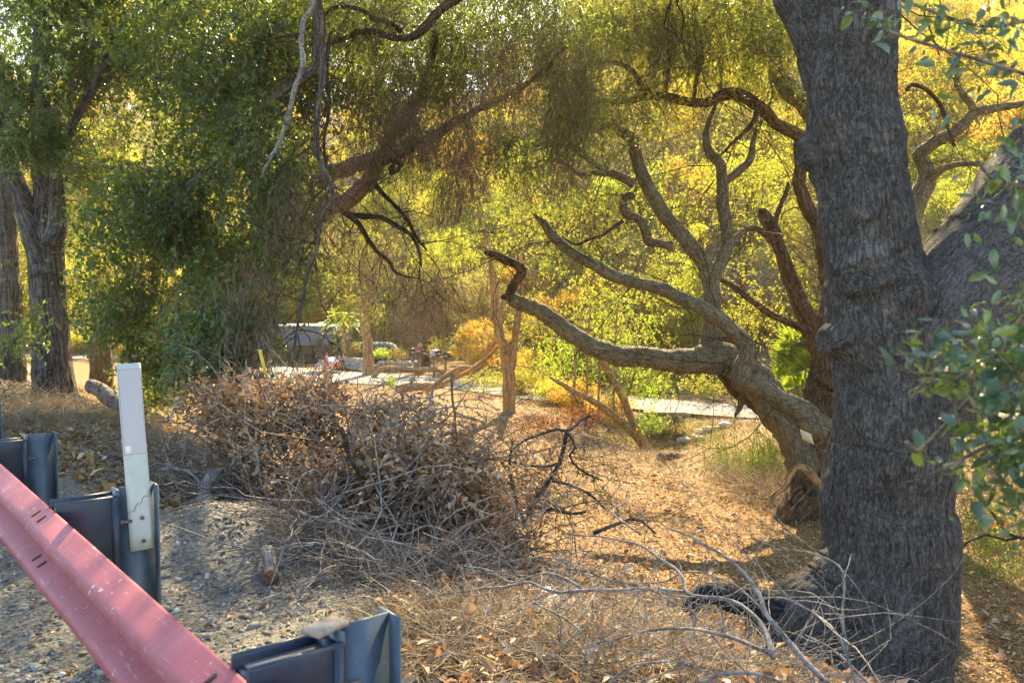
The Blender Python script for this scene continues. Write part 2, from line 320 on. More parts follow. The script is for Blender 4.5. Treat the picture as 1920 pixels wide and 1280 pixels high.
# ------------------------------------------------------------------ ground
def ground_mesh():
    def warp(a, b, n, c, k):
        t = np.linspace(np.arcsinh((a-c)/k), np.arcsinh((b-c)/k), n); return np.sinh(t)*k+c
    X = warp(-95, 95, 330, .5, 3.); Y = warp(-30, 150, 380, 5., 3.5); gx, gy = np.meshgrid(X, Y)
    V = np.stack([gx, gy, ground(gx, gy)], -1).reshape(-1, 3); nx = len(X)
    i = np.arange(len(Y)-1)[:, None]*nx; j = np.arange(nx-1)[None]; F = np.stack([i+j, i+j+1, i+j+1+nx, i+j+nx], -1).reshape(-1, 4)
    m, t, o = M('ground_cover'); g = N_(t, 'ShaderNodeNewGeometry').outputs['Position']
    sep = N_(t, 'ShaderNodeSeparateXYZ'); t.links.new(g, sep.inputs[0])
    def mul(a, k):
        q = N_(t, 'ShaderNodeMath', operation='MULTIPLY'); t.links.new(a, q.inputs[0]); q.inputs[1].default_value = k; return q.outputs[0]
    def add(a, b):
        q = N_(t, 'ShaderNodeMath', operation='ADD'); t.links.new(a, q.inputs[0])
        if hasattr(b, 'links'): t.links.new(b, q.inputs[1])
        else: q.inputs[1].default_value = b
        return q.outputs[0]
    u = add(mul(sep.outputs[0], .772), mul(sep.outputs[1], .636))
    nb = noise(t, g, .9, 4, .6); uu = add(u, mul(nb, 2.4))
    fine = noise(t, g, 38, 6, .7); mid = noise(t, g, 6, 5, .6)
    vo = N_(t, 'ShaderNodeTexVoronoi'); vo.inputs['Scale'].default_value = 55; t.links.new(g, vo.inputs['Vector'])
    gravel = mix(t, .5, ramp(t, fine, [(.36, (.08, .073, .056)), (.52, (.21, .195, .155)), (.66, (.38, .355, .295))]), ramp(t, vo.outputs['Distance'], [(0, (.7, .7, .7)), (.8, (.3, .3, .3))]), 'SOFT_LIGHT')
    gravel = mix(t, .25, gravel, (.215, .20, .16))
    chips = mix(t, .35, ramp(t, fine, [(.36, (.05, .026, .01)), (.5, (.17, .095, .034)), (.64, (.38, .25, .105))]), ramp(t, mid, [(.3, (.12, .065, .022)), (.7, (.30, .19, .07))]))  # dark stops put the shade between chips into the colour
    c = mix(t, ramp(t, uu, [(0, (0, 0, 0)), (1, (1, 1, 1))]), gravel, chips)
    # ramp works in 0..1 so rescale
    mr = N_(t, 'ShaderNodeMapRange'); mr.inputs[1].default_value = 4.3; mr.inputs[2].default_value = 5.6; t.links.new(uu, mr.inputs[0])
    c = mix(t, mr.outputs[0], gravel, chips)
    far = N_(t, 'ShaderNodeMapRange'); far.inputs[1].default_value = -2.3; far.inputs[2].default_value = -1.; t.links.new(sep.outputs[2], far.inputs[0])
    fy = N_(t, 'ShaderNodeMapRange'); fy.inputs[1].default_value = 30; fy.inputs[2].default_value = 34; t.links.new(sep.outputs[1], fy.inputs[0])
    fm = N_(t, 'ShaderNodeMath', operation='MULTIPLY'); t.links.new(far.outputs[0], fm.inputs[0]); t.links.new(fy.outputs[0], fm.inputs[1])
    hill = ramp(t, noise(t, g, 1.3, 6, .7), [(.3, (.12, .09, .06)), (.5, (.22, .16, .11)), (.7, (.34, .26, .18))])
    c = mix(t, fm.outputs[0], c, hill)
    n = bump(t, fine, .8, .02); n = bump(t, vo.outputs['Distance'], .5, .01, n); pbr(t, o, c, .95, n, spec=.15)
    return struct(mk('ground', V, F, m, smooth=True))
ground_mesh()
# ------------------------------------------------------------------ the road below
ROAD = np.array([(-45, 60.), (-30, 55.2), (-19, 50.), (-12.3, 43.5), (-7.6, 40.3), (-3.8, 38.6), (-1, 36.6), (1.2, 33.8), (3.8, 31.6), (6.3, 29.7), (8.6, 28.5), (12, 27.5), (20, 26.6), (40, 26)])
def road():
    C = spline(np.c_[ROAD, 0*ROAD[:, 0]], 150)[:, :2]; T = nrm(np.gradient(C, axis=0)); Nn = np.stack([-T[:, 1], T[:, 0]], -1)
    wv = np.interp(C[:, 0], [-20, -8, 0, 5, 12], [1.8, 2.3, 1.7, 1.5, 1.6])
    cols = np.linspace(-1, 1, 9); P = C[:, None]+Nn[:, None]*(cols[None]*wv[:, None])[..., None]
    z = np.maximum.reduce([ground(P[..., 0], P[..., 1]), np.full(P.shape[:2], -2.5)])+.035
    V = np.dstack([P, z]).reshape(-1, 3); k = 9; i = np.arange(len(C)-1)[:, None]*k; j = np.arange(k-1)[None]
    F = np.stack([i+j, i+j+1, i+j+1+k, i+j+k], -1).reshape(-1, 4)
    m, t, o = M('pale_road'); a = N_(t, 'ShaderNodeAttribute', attribute_name='across'); g = N_(t, 'ShaderNodeNewGeometry').outputs['Position']
    f = noise(t, g, 1.2, 6, .7); ff = noise(t, g, 30, 4, .6)
    tr = ramp(t, a.outputs['Fac'], [(0, (.30, .20, .12)), (.12, (.11, .09, .07)), (.34, (.135, .128, .115)), (.48, (.22, .17, .12)), (.56, (.22, .17, .12)), (.68, (.135, .128, .115)), (.9, (.22, .19, .16)), (1, (.3, .2, .12))])
    c = mix(t, .35, tr, ramp(t, f, [(.35, (.075, .06, .05)), (.65, (.18, .17, .155))])); c = mix(t, .12, c, ramp(t, ff, [(.3, (0, 0, 0)), (.7, (1, 1, 1))]))
    pbr(t, o, c, .9, bump(t, ff, .3, .01), spec=.2)
    struct(mk('road', V, F, m, smooth=True, pvattr={'across': np.tile((cols+1)/2, len(C))}))
road()
# roadside asphalt shoulder behind the camera side of the rail
def shoulder():
    m, t, o = M('old_asphalt'); g = N_(t, 'ShaderNodeNewGeometry').outputs['Position']; f = noise(t, g, 60, 4, .7); f2 = noise(t, g, 2, 4, .6)
    c = mix(t, .5, ramp(t, f, [(.3, (.03, .03, .03)), (.7, (.09, .088, .085))]), ramp(t, f2, [(.3, (.04, .04, .04)), (.7, (.08, .075, .07))])); pbr(t, o, c, .9, bump(t, f, .5, .005))
    a = np.linspace(-14, 60, 90); b = np.linspace(-9, -.35, 8)
    V = np.array([[*(RD*s+RN*(v+(.06*math.sin(s*3.1) if v > -.5 else 0))), .012] for s in a for v in b]); k = 8; i = np.arange(len(a)-1)[:, None]*k; j = np.arange(k-1)[None]
    V[:, 2] = ground(V[:, 0], V[:, 1])+.012
    struct(mk('road_shoulder', V, np.stack([i+j, i+j+1, i+j+1+k, i+j+k], -1).reshape(-1, 4), m))
shoulder()
# ------------------------------------------------------------------ guard rail
RD3 = np.array([RD[0], RD[1], 0]); RN3 = np.array([RN[0], RN[1], 0]); Z3 = np.array([0, 0, 1.])
PD = at(728, 1147, 2.16); U0 = PD[0]*RN[0]+PD[1]*RN[1]; T0 = PD[0]*RD[0]+PD[1]*RD[1]
def rail_material():
    m, t, o = M('faded_red_paint'); g = N_(t, 'ShaderNodeTexCoord').outputs['Object']
    mp = N_(t, 'ShaderNodeMapping'); mp.inputs['Rotation'].default_value = (0, 0, math.atan2(RD[0], RD[1])); t.links.new(g, mp.inputs[0])
    mq = N_(t, 'ShaderNodeMapping'); mq.inputs['Scale'].default_value = (4, 34, 4); t.links.new(mp.outputs[0], mq.inputs[0])
    st = noise(t, mq.outputs[0], 2.2, 5, .65); big = noise(t, g, 2.5, 5, .6); spots = noise(t, g, 30, 4, .6); fine = noise(t, g, 180, 2, .5)
    c = ramp(t, big, [(.3, (.30, .062, .07)), (.55, (.39, .10, .11)), (.72, (.44, .14, .145))])
    c = mix(t, .14, c, ramp(t, st, [(.3, (.30, .07, .075)), (.7, (.58, .25, .25))]))
    c = mix(t, ramp(t, spots, [(.66, (0, 0, 0)), (.70, (1, 1, 1))]), c, (.62, .48, .46))
    c = mix(t, ramp(t, noise(t, g, 9, 5, .7), [(.66, (0, 0, 0)), (.74, (.7, .7, .7))]), c, (.22, .05, .05))
    mg = N_(t, 'ShaderNodeMapping'); mg.inputs['Scale'].default_value = (30, 2.2, 30); t.links.new(mp.outputs[0], mg.inputs[0]); sc = noise(t, mg.outputs[0], 3., 5, .7)
    c = mix(t, ramp(t, sc, [(.60, (0, 0, 0)), (.66, (.55, .55, .55))]), c, (.56, .36, .35)); c = mix(t, ramp(t, noise(t, g, 5.5, 6, .75), [(.5, (0, 0, 0)), (.72, (.55, .55, .55))]), c, (.20, .09, .085))
    pbr(t, o, c, .58, bump(t, fine, .2, .001), spec=.3); return m
def blue_steel():
    m, t, o = M('bluish_weathered_steel'); g = N_(t, 'ShaderNodeTexCoord').outputs['Object']; f = noise(t, g, 5, 6, .65); f2 = noise(t, g, 60, 4, .6)
    mp = N_(t, 'ShaderNodeMapping'); mp.inputs['Scale'].default_value = (22, 22, 1.5); t.links.new(g, mp.inputs[0]); dr = noise(t, mp.outputs[0], 1.6, 4, .6)
    c = ramp(t, f, [(.3, (.05, .075, .092)), (.55, (.088, .122, .142)), (.75, (.14, .175, .195))]); c = mix(t, ramp(t, f2, [(.64, (0, 0, 0)), (.75, (.5, .5, .5))]), c, (.35, .36, .36))
    c = mix(t, ramp(t, dr, [(.56, (0, 0, 0)), (.74, (.6, .6, .6))]), c, (.06, .07, .085))
    pbr(t, o, c, .45, bump(t, f2, .15, .001), metal=.25, spec=.5); return m
STEEL = blue_steel(); RED = rail_material()
BLOCKM = simple('dark_navy_plastic', (.020, .032, .052), .42, .5, 7, .003, spec=.5)
DUST = simple('dusty_plastic', (.16, .155, .15), .85, .3, 20)
BOLT = simple('rusty_bolt', (.16, .13, .11), .5, .3, 60, metal=.5)
CHIPWOOD = simple('split_wood_scrap', (.36, .28, .20), .85, .35, 30, .002)
def guard_rail():
    root = thing('guard_rail', 'faded red corrugated steel guard rail on bluish steel posts running along the road edge', 'guard rail', (*(RD*T0+RN*U0), 0))
    zt = PD[2]-.055
    # closed W profile in (out, up): out = towards the road
    pr = [(0, 0), (.012, -.006), (.07, -.042), (.082, -.06), (.078, -.09), (.012, -.128), (.004, -.155), (.012, -.183), (.078, -.222), (.082, -.248), (.07, -.272), (.012, -.306), (0, -.312)]
    prof = spline(np.c_[pr, np.zeros(13)], 60)[:, :2]; tn = nrm(np.gradient(prof, axis=0)); nn = np.stack([-tn[:, 1], tn[:, 0]], -1)
    loop = np.vstack([prof, (prof+nn*.004)[::-1]]); k = len(loop)
    ub = U0-.15-.235
    def pos(s, o_, z): return RD3*s+RN3*(ub-o_)+Z3*(zt+z)
    def panel(s0, s1, lift):
        S = np.linspace(s0, s1, int((s1-s0)/.12)+2); rows = []
        for s in S:
            d = .0025*math.sin(s*3.7)+.0015*math.sin(s*9.1)
            rows.append([pos(s, a+lift+d, b+d) for a, b in loop])
        V = np.array(rows).reshape(-1, 3); i = np.arange(len(S)-1)[:, None]*k; j = np.arange(k)[None]; j2 = (j+1) % k
        F = np.stack([i+j, i+j2, i+k+j2, i+k+j], -1).reshape(-1, 4); return V, F
    sp = T0+1.905*3+.16
    for a, b, l in ((T0-5.7, T0+1.905*4+.17, 0.), (T0+1.905*4-.15, T0+1.905*13, .0045)):
        mk('rail_panel', *panel(a, b, l), RED, root, smooth=True)
    dark = simple('slot_shadow_void', (.05, .015, .015), .9, .2)
    for n in range(-1, 9):                                        # slots round each post: raised dark ovals, the holes' shade put in as colour
        s0 = T0+1.905*n+.02
        for ds in (-.06, .05):
            for kk in (int(np.argmin(np.hypot(prof[:, 0]-.042, prof[:, 1]+.024))), int(np.argmin(np.hypot(prof[:, 0]-.045, prof[:, 1]+.203)))):
                tv = nrm(prof[kk+1]-prof[kk-1]); nv = np.array([-tv[1], tv[0]]); nv = nv if nv[1] > 0 else -nv
                dd_ = .0025*math.sin((s0+ds)*3.7)+.0015*math.sin((s0+ds)*9.1); c = pos(s0+ds, prof[kk, 0]+dd_, prof[kk, 1]+dd_); nor = nrm(Z3*nv[1]-RN3*nv[0]); yy = np.cross(nor, RD3)
                a = np.linspace(0, 2*np.pi, 16, endpoint=False); el = np.c_[np.sin(a)*.009, np.cos(a)*.009+np.sign(np.cos(a))*.011]
                V, F = prism(el, -.002, .0062, c, RD3, yy, nor); mk('slot', V, F, dark, root)
    H = PD[2]
    for n in range(-1, 10):
        o = RD3*(T0+1.905*n)+RN3*U0; b = Bag(); top = H-(0.0 if n != 0 else 0); zb = float(ground(o[0], o[1]))-.3
        if n > 1: top = H-.01*n
        hx = .0
        b.add(*box(o-RN3*.075+Z3*(top+zb)/2, .0065, .150, top-zb, (RD3, RN3, Z3)))          # web
        b.add(*box(o+RN3*.003+Z3*(top+zb)/2, .10, .0065, top-zb, (RD3, RN3, Z3)))
        b.add(*box(o-RN3*.153+Z3*(top+zb)/2, .10, .0065, top-zb, (RD3, RN3, Z3)))
        p = b.obj('post', STEEL, root)
        # composite block-out between the rail and the post: channelled top edge
        bl = Bag(); L = .222; zc = top-.028; hgt = .37
        ce = o-RN3*(.157+L/2)
        bl.add(*box(ce+Z3*(zc-hgt/2-.02), .088, L, hgt, (RD3, RN3, Z3)))
        for sgn in (-1, 1):
            sec = [(sgn*.047-.008, 0), (sgn*.047+.008, 0), (sgn*.047+.008, -.05), (sgn*.047+.005, -.058), (sgn*.047-.008, -.058)]
            a = [(sgn*.047+.009*math.cos(q), .0+.009*math.sin(q)) for q in np.linspace(0, np.pi, 7)]
            sec = a+[(sgn*.047-.009, -.40), (sgn*.047+.009, -.40)]
            bl.add(*prism(sec, -L/2-.006, L/2+.006, ce+Z3*(zc), RD3, Z3, RN3))
        bl.add(*box(ce+RN3*(L/2-.012)+Z3*(zc-.2), .115, .024, .40, (RD3, RN3, Z3)))
        blk = bl.obj('block_out', BLOCKM, root)
        mk('dust_layer', *box(ce+Z3*(zc-.0185), .078, L-.03, .004, (RD3, RN3, Z3)), DUST, blk)
        hb = prism([(math.cos(q)*.014, math.sin(q)*.014) for q in np.linspace(0, 2*np.pi, 6, endpoint=False)], 0, .012, o-RN3*.147-RD3*.028+Z3*(top-.14), Z3, RD3, RN3)
        mk('bolt', *hb, BOLT, root)
        hb = prism([(math.cos(q)*.007, math.sin(q)*.007) for q in np.linspace(0, 2*np.pi, 8, endpoint=False)], 0, .05, o-RN3*.148-RD3*.028+Z3*(top-.14), Z3, RD3, RN3)
        mk('bolt_shank', *hb, BOLT, root)
    return root
guard_rail()
pc = RD3*T0+RN3*(U0-.158)+Z3*(PD[2]+.001)
b = Bag(); X2 = nrm(RN3*.95+RD3*.3); Y2 = np.cross(Z3, X2)
V, F = box(pc+X2*-.02+Z3*.008, .10, .055, .014, (X2, Y2, Z3)); V += rng.normal(size=V.shape)*.0015
wb = mk('wood_scrap', V, F, CHIPWOOD); tag(wb, 'small flat scrap of split wood lying on the nearest dark block behind the rail', 'wood scrap')
# delineator paddle bolted to the second post
def delineator():
    c = RD3*(T0+1.905)+RN3*(U0-.062); fn = nrm(-RD3*.999+RN3*0.); X = RN3; pos = at(252, 1040, 3.53)
    z0, z1 = at(252, 1038, 3.53)[2], at(247, 681, 3.53)[2]
    c = c-RD3*.022
    root = thing('delineator', 'pale green white flat road delineator with silver reflective sheet bolted to guard rail post', 'road marker', (c[0], c[1], z0))
    W = .094; lean = -.035
    body = simple('aged_white_plastic', (.46, .53, .48), .6, .12, 9)
    sheet_m, t, o = M('reflective_sheet'); g = N_(t, 'ShaderNodeTexCoord').outputs['Object']; v = N_(t, 'ShaderNodeTexVoronoi'); v.inputs['Scale'].default_value = 260; t.links.new(g, v.inputs['Vector'])
    pbr(t, o, mix(t, .25, (.44, .45, .46), ramp(t, v.outputs['Distance'], [(0, (.3, .3, .32)), (.6, (.55, .55, .56))])), .35, spec=.6)
    def sec(s): return c+X*(lean*s+.004)+Z3*(z0+(z1-z0)*s)
    S = np.linspace(0, 1, 14); rows = []
    for s in S:
        for a in np.linspace(-1, 1, 7): rows.append(sec(s)+X*a*W/2+fn*(.006*(1-a*a)+.0+.004*math.sin(s*6)))
        for a in np.linspace(1, -1, 7): rows.append(sec(s)+X*a*W/2+fn*(.006*(1-a*a)-.004+.004*math.sin(s*6)))
    V = np.array(rows); k = 14; i = np.arange(13)[:, None]*k; j = np.arange(k)[None]; F = np.stack([i+j, i+(j+1) % k, i+k+(j+1) % k, i+k+j], -1).reshape(-1, 4)
    caps = np.array([[0, 1, 12, 13], [1, 2, 11, 12], [2, 3, 10, 11], [3, 4, 9, 10], [4, 5, 8, 9], [5, 6, 7, 8]]); F = np.vstack([F, caps[:, ::-1], caps+13*k])
    mk('paddle', V, F, body, root)
    def patch(name, s0, s1, w_, off, mat, x0=0.):
        S2 = np.linspace(s0, s1, 12); rr = []
        for s in S2:
            for a in np.linspace(-1, 1, 7): rr.append(sec(s)+X*(a*w_/2+x0)+fn*(.006*(1-((a*w_+2*x0)/W)**2)+.004*math.sin(s*6)+off))
        V = np.array(rr); V2 = V-fn*.0006; i = np.arange(11)[:, None]*7; j = np.arange(6)[None]; F = np.stack([i+j, i+j+1, i+j+8, i+j+7], -1).reshape(-1, 4)
        return mk(name, np.vstack([V, V2]), np.vstack([F, F[:, ::-1]+len(V)]), mat, root)
    edge = simple('grey_edge_line', (.25, .26, .26), .6)
    patch('sheet_border', .518, .972, W*.94, .0010, edge)
    patch('reflective_sheet', .521, .969, W*.905, .0020, sheet_m)
    patch('worn_sticker', .528, .565, W*.22, .0030, simple('peeling_sticker', (.72, .62, .60), .7), -W*.3)
    # the crack
    q = [sec(.20+.115*i/12+.012*math.sin(i*1.7))+X*(-W/2+W*i/12)+fn*(.0075+.004*math.sin(.25*6)) for i in range(13)]
    V, F, bk = tube(spline(np.array(q), 30), np.full(30, .0009), 4, lump=0); mk('crack', V, F, simple('crack_dark', (.08, .08, .06), .9), root)
    for s in (.05, .175):
        cc = sec(s)+X*.006+fn*.008
        mk('bolt', *prism([(math.cos(q)*.0085, math.sin(q)*.0085) for q in np.linspace(0, 2*np.pi, 6, endpoint=False)], 0, .009, cc, X, Z3, fn), BOLT, root)
delineator()
# ------------------------------------------------------------------ trees
class Tree:
    def __init__(s, name, label, cat, base, bark, group=None):
        s.root = thing(name, label, cat, base, group); s.bark = bark; s.seeds = []; s.tips = []
    def limb(s, pts, depth, name='limb', sides=14, step=.06, amp=.010, lump=.10, bark=None, knots=(), seed=None, wob=.5, label=None):
        pts = np.array(pts, float); d = np.interp(np.linspace(0, 1, len(pts)), np.linspace(0, 1, len(np.atleast_1d(depth))), np.atleast_1d(depth))
        P = at(pts[:, 0], pts[:, 1], d); r = pts[:, 2]*d/FPX; L = np.linalg.norm(np.diff(P, axis=0), axis=1).sum()
        n = int(max(8, L/step)); S = spline(np.c_[P, r], n); C = S[:, :3].copy(); rad = np.maximum(S[:, 3], .004)
        sd = float(rng.uniform(0, 50)) if seed is None else seed
        wob = .15 if name == 'trunk' and rad[0] > .15 else wob
        for c in range(3): C[:, c] += wob*rad*fbm(np.stack([np.arange(n)*step*1.8+sd, np.full(n, c*7.), np.full(n, sd)], -1), 3)*np.minimum(1, np.arange(n)/4.)
        V, F, bk = tube(C, rad, sides, amp, sd, lump, knots=knots)
        o = mk(name, V, F, bark or s.bark, s.root, vattr=bk, smooth=True)
        if label: o['label'] = label
        s.trunks = getattr(s, 'trunks', [])
        (s.seeds if name != 'trunk' else s.trunks).append((C, rad))
        return C, rad
    def twigs(s, n, L=(.5, 1.4), r=.008, droop=.35, mat=None, gen=3, maxr=.09, sides=3, name='twigs', leafy=True):
        "fine branching off the built limbs, as one part"
        if not s.seeds: s.seeds = s.trunks
        w = np.array([len(C) for C, _ in s.seeds], float); w /= w.sum(); b = Bag(); k = 6
        idx = rng.choice(len(s.seeds), n, p=w); P0 = []; D0 = []
        for i in idx:
            C, rad = s.seeds[i]; j = int(len(C)*rng.uniform(.12, 1)); j = min(j, len(C)-2); P0.append(C[j]); D0.append(nrm(C[j+1]-C[j])*.5+rdir(1)[0])
        P0 = np.array(P0); D0 = nrm(np.array(D0)); rr = r
        Ls = rng.uniform(*L, n)
        for g in range(gen):
            m = len(P0); P = [P0]; D = D0
            for q in range(k-1):
                D = nrm(D+rng.normal(size=(m, 3))*.28-np.array([0, 0, droop*.22])); P.append(P[-1]+D*(Ls/(k-1))[:, None])
            P = np.stack(P, 1); rad = rr*np.linspace(1, .45, k)[None]*np.ones((m, 1)); b.add(*batch_twigs(P, rad, sides))
            if g < gen-1:
                ns = 3; pick = rng.integers(2, k, (m, ns)); ii = np.repeat(np.arange(m), ns); jj = pick.ravel()
                P0 = P[ii, jj]; D0 = nrm(nrm(P[ii, jj]-P[ii, jj-1])+rng.normal(size=(m*ns, 3))*.7); Ls = Ls[ii]*rng.uniform(.4, .7, m*ns); rr *= .6
            s.tips.append((P[:, 2:].reshape(-1, 3), np.repeat(nrm(P[:, -1]-P[:, 0]), k-2, 0)))
        o = stuff(b.obj(name, mat or TWIG_BROWN, s.root)); return o
def spray_geo(B, D, L, nl, ll, lw, droop, tw_r=.0025, k=4, fold=.25, a0=0., a1=1., up=.0):
    m = len(B); P = [B]; D = nrm(D); L = np.broadcast_to(L, (m,))
    for q in range(k-1):
        D = nrm(D+rng.normal(size=(m, 3))*.25-np.array([0, 0, droop*.3])); P.append(P[-1]+D*(L/(k-1))[:, None])
    P = np.stack(P, 1); T = nrm(np.gradient(P, axis=1)); rad = tw_r*np.linspace(1, .5, k)[None]*np.ones((m, 1))
    tw = batch_twigs(P, rad)
    t = np.sort(rng.uniform(.12, 1, (m, nl)), 1)*(k-1); i0 = np.minimum(t.astype(int), k-2); f = (t-i0)[..., None]; mi = np.arange(m)[:, None]
    C = P[mi, i0]*(1-f)+P[mi, i0+1]*f; TT = T[mi, i0]
    C = C.reshape(-1, 3); TT = TT.reshape(-1, 3); dd = nrm(TT*.6+rng.normal(size=C.shape)*.75-np.array([0, 0, .15])); nn = nrm(rng.normal(size=C.shape)+np.array([0, 0, .8]))
    q = rng.uniform(.65, 1.25, len(C)); V, F = leaves(C, dd, nn, ll*q, lw*q, fold, .12)
    base = np.repeat(rng.uniform(a0, a1, m), nl); a = np.clip(base*.55+rng.uniform(a0, a1, len(C))*.45, 0, 1)
    odd = rng.random(len(C)) < .012; a[odd] = 1.
    return tw, (V, F, np.repeat(a, 2))
def blob_points(px, py, d, rx, ry, rd, n, clump=.0, f=1.1):
    c = at(px, py, d); out = []; tot = 0
    while tot < n:
        q = rng.normal(size=(n*2, 3)); q = nrm(q)*(rng.random((n*2, 1))**(1/2.2)); p = c+q[:, :1]*RT*rx*d/FPX+q[:, 2:]*UP*ry*d/FPX+q[:, 1:2]*FW*rd
        k = fbm(p*f+5., 2) > clump; p = p[k]; out.append(p); tot += len(p)
    return np.vstack(out)[:n]
def foliage(tree, blobs, leafmat_, twigmat, L=.38, nl=11, ll=.045, lw=.024, droop=.9, name='crown', tw_r=.0025, down=.5, a0=0., a1=1.):
    "blobs: (px, py, depth, rx px, ry px, rdepth m, sprays, clump threshold)"
    B = np.vstack([blob_points(*b) for b in blobs]); D = rdir(len(B), down)
    tw, (V, F, a) = spray_geo(B, D, L*rng.uniform(.6, 1.3, len(B)), nl, ll, lw, droop, tw_r, a0=a0, a1=a1)
    b = Bag(); b.add(*tw); stuff(b.obj(name+'_twigs', twigmat, tree))
    b = Bag(); b.add(V, F, a); return stuff(b.obj(name, leafmat_, tree))
def curtain(tree, blobs, mat, L=(.5, 1.6), r=.003, k=7, name='hanging_twigs', wav=.2, sides=3):
    B = np.vstack([blob_points(*b) for b in blobs]); m = len(B); D = rdir(m, .6); Ls = rng.uniform(*L, m); P = [B]
    for q in range(k-1):
        D = nrm(D*.75+rng.normal(size=(m, 3))*wav-np.array([0, 0, .38])); P.append(P[-1]+D*(Ls/(k-1))[:, None])
    P = np.stack(P, 1); b = Bag(); b.add(*batch_twigs(P, r*np.linspace(1.2, .5, k)[None]*np.ones((m, 1)), sides))
    # short side twigs
    ii = np.repeat(np.arange(m), 3); jj = rng.integers(1, k-1, m*3); B2 = P[ii, jj]; D2 = rdir(m*3, .5); P2 = np.stack([B2, B2+D2*.07, B2+nrm(D2-np.array([0, 0, .6]))*.18], 1)
    b.add(*batch_twigs(P2, r*.6*np.ones((m*3, 3)), 3)); return stuff(b.obj(name, mat, tree)), P

# --- 1. the great oak on the right, close
c_, d0 = hit(1640, 1279)
base = at(1636, 1330, 5.0); base[2] = float(ground(base[0], base[1]))
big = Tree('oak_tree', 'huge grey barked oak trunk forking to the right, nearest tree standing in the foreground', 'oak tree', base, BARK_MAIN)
def K(x, y, r, a):
    cx = np.interp(y, [0, 110, 220, 330, 520, 720, 820, 1000], [1583, 1592, 1600, 1610, 1640, 1672, 1676, 1660]); R0 = np.interp(y, [0, 200, 520, 820, 1200], [92, 79, 92, 123, 140])
    return at(x, y, 5.0-math.sqrt(max(0, R0**2-(x-cx)**2))*5/FPX), r*5/FPX, a*5/FPX
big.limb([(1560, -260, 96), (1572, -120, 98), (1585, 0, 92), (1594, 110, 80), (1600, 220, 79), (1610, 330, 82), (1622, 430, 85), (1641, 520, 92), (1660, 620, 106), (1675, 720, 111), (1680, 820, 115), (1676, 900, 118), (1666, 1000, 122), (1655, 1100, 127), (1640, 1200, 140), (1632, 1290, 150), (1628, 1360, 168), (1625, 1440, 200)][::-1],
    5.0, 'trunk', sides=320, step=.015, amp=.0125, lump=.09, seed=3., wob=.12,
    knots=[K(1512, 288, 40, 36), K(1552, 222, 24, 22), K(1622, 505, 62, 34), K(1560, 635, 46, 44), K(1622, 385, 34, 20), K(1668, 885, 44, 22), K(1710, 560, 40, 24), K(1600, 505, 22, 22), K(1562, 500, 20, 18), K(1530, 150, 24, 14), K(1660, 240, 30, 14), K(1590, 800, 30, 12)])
big.limb([(1670, 900, 45), (1700, 805, 88), (1742, 715, 116), (1800, 610, 138), (1880, 510, 142), (1960, 400, 140), (2060, 250, 135), (2180, 60, 125), (2300, -150, 110)], 5.0, 'limb', sides=220, step=.02, amp=.010, lump=.09, seed=8., wob=.15, bark=BARK_LIMB,
    knots=[(at(1800, 600, 4.55), .13, .03), (at(1690, 700, 4.6), .2, .04)])
big.limb([(1590, 250, 40), (1560, 160, 46), (1530, 70, 50), (1500, -10, 50), (1470, -90, 46), (1430, -200, 42)], [5.05, 5.1], 'limb', sides=90, step=.03, amp=.008, seed=5.)
# burl and root swelling at the left foot
big.limb([(1612, 1020, 50), (1572, 1110, 70), (1500, 1180, 80), (1470, 1260, 92), (1465, 1350, 110), (1450, 1450, 120)], [4.95, 4.85], 'root_burl', sides=120, step=.02, amp=.008, lump=.12, seed=12., wob=.2)
big.limb([(1700, 1100, 70), (1700, 1250, 90), (1720, 1400, 130)], [4.9, 4.8], 'root_burl', sides=90, step=.03, amp=.008, lump=.1, seed=15.)
big.limb([(1500, 1155, 32), (1460, 1140, 26), (1420, 1130, 27), (1370, 1118, 24), (1330, 1108, 20), (1302, 1128, 17), (1284, 1168, 15), (1278, 1205, 12)], [4.85, 4.7], 'limb', sides=60, step=.012, amp=.007, lump=.2, bark=CHAR, seed=21., wob=.5, label='short charred broken branch stub low on the trunk')
# its canopy above the picture, plus an unseen leaf mass added to shade the gravel
big.seeds = [(np.linspace(at(1500, -10, 5.1), at(1350, -900, 7.), 20), 0), (np.linspace(at(1583, -250, 5.), at(1650, -1200, 7.5), 20), 0), (np.linspace(at(2200, 0, 5.), at(2500, -900, 8), 20), 0)]
big.seeds = [(C, np.full(20, .05)) for C, _ in big.seeds]
for C, _ in big.seeds:
    V, F, bk = tube(spline(np.c_[C, np.zeros(20)], 40)[:, :3]+.12*np.stack([fbm(np.stack([np.arange(40)*.2, np.full(40, c*5.), np.full(40, C[0, 0])], -1), 2) for c in range(3)], -1), np.linspace(.13, .05, 40), 12, .006, 1.); mk('limb', V, F, BARK_MAIN, big.root, vattr=bk, smooth=True)
big.twigs(110, (1., 2.4), .012, .1, BARK_DARK)
foliage(big.root, [(1500, -750, 8., 1000, 430, 3.2, 3600, -.15), (700, -800, 9, 700, 350, 3., 1900, -.1), (1700, -260, 10, 420, 210, 2., 800, -.1), (2300, 100, 7, 260, 300, 1.5, 500, -.1), (400, -480, 14.5, 800, 230, 3., 3600, -.02)], LEAF_OAK, TWIG_GREY, L=.5, nl=12, ll=.085, lw=.045, name='crown')  # last mass stands well off the trunk, added to keep sun off the gravel

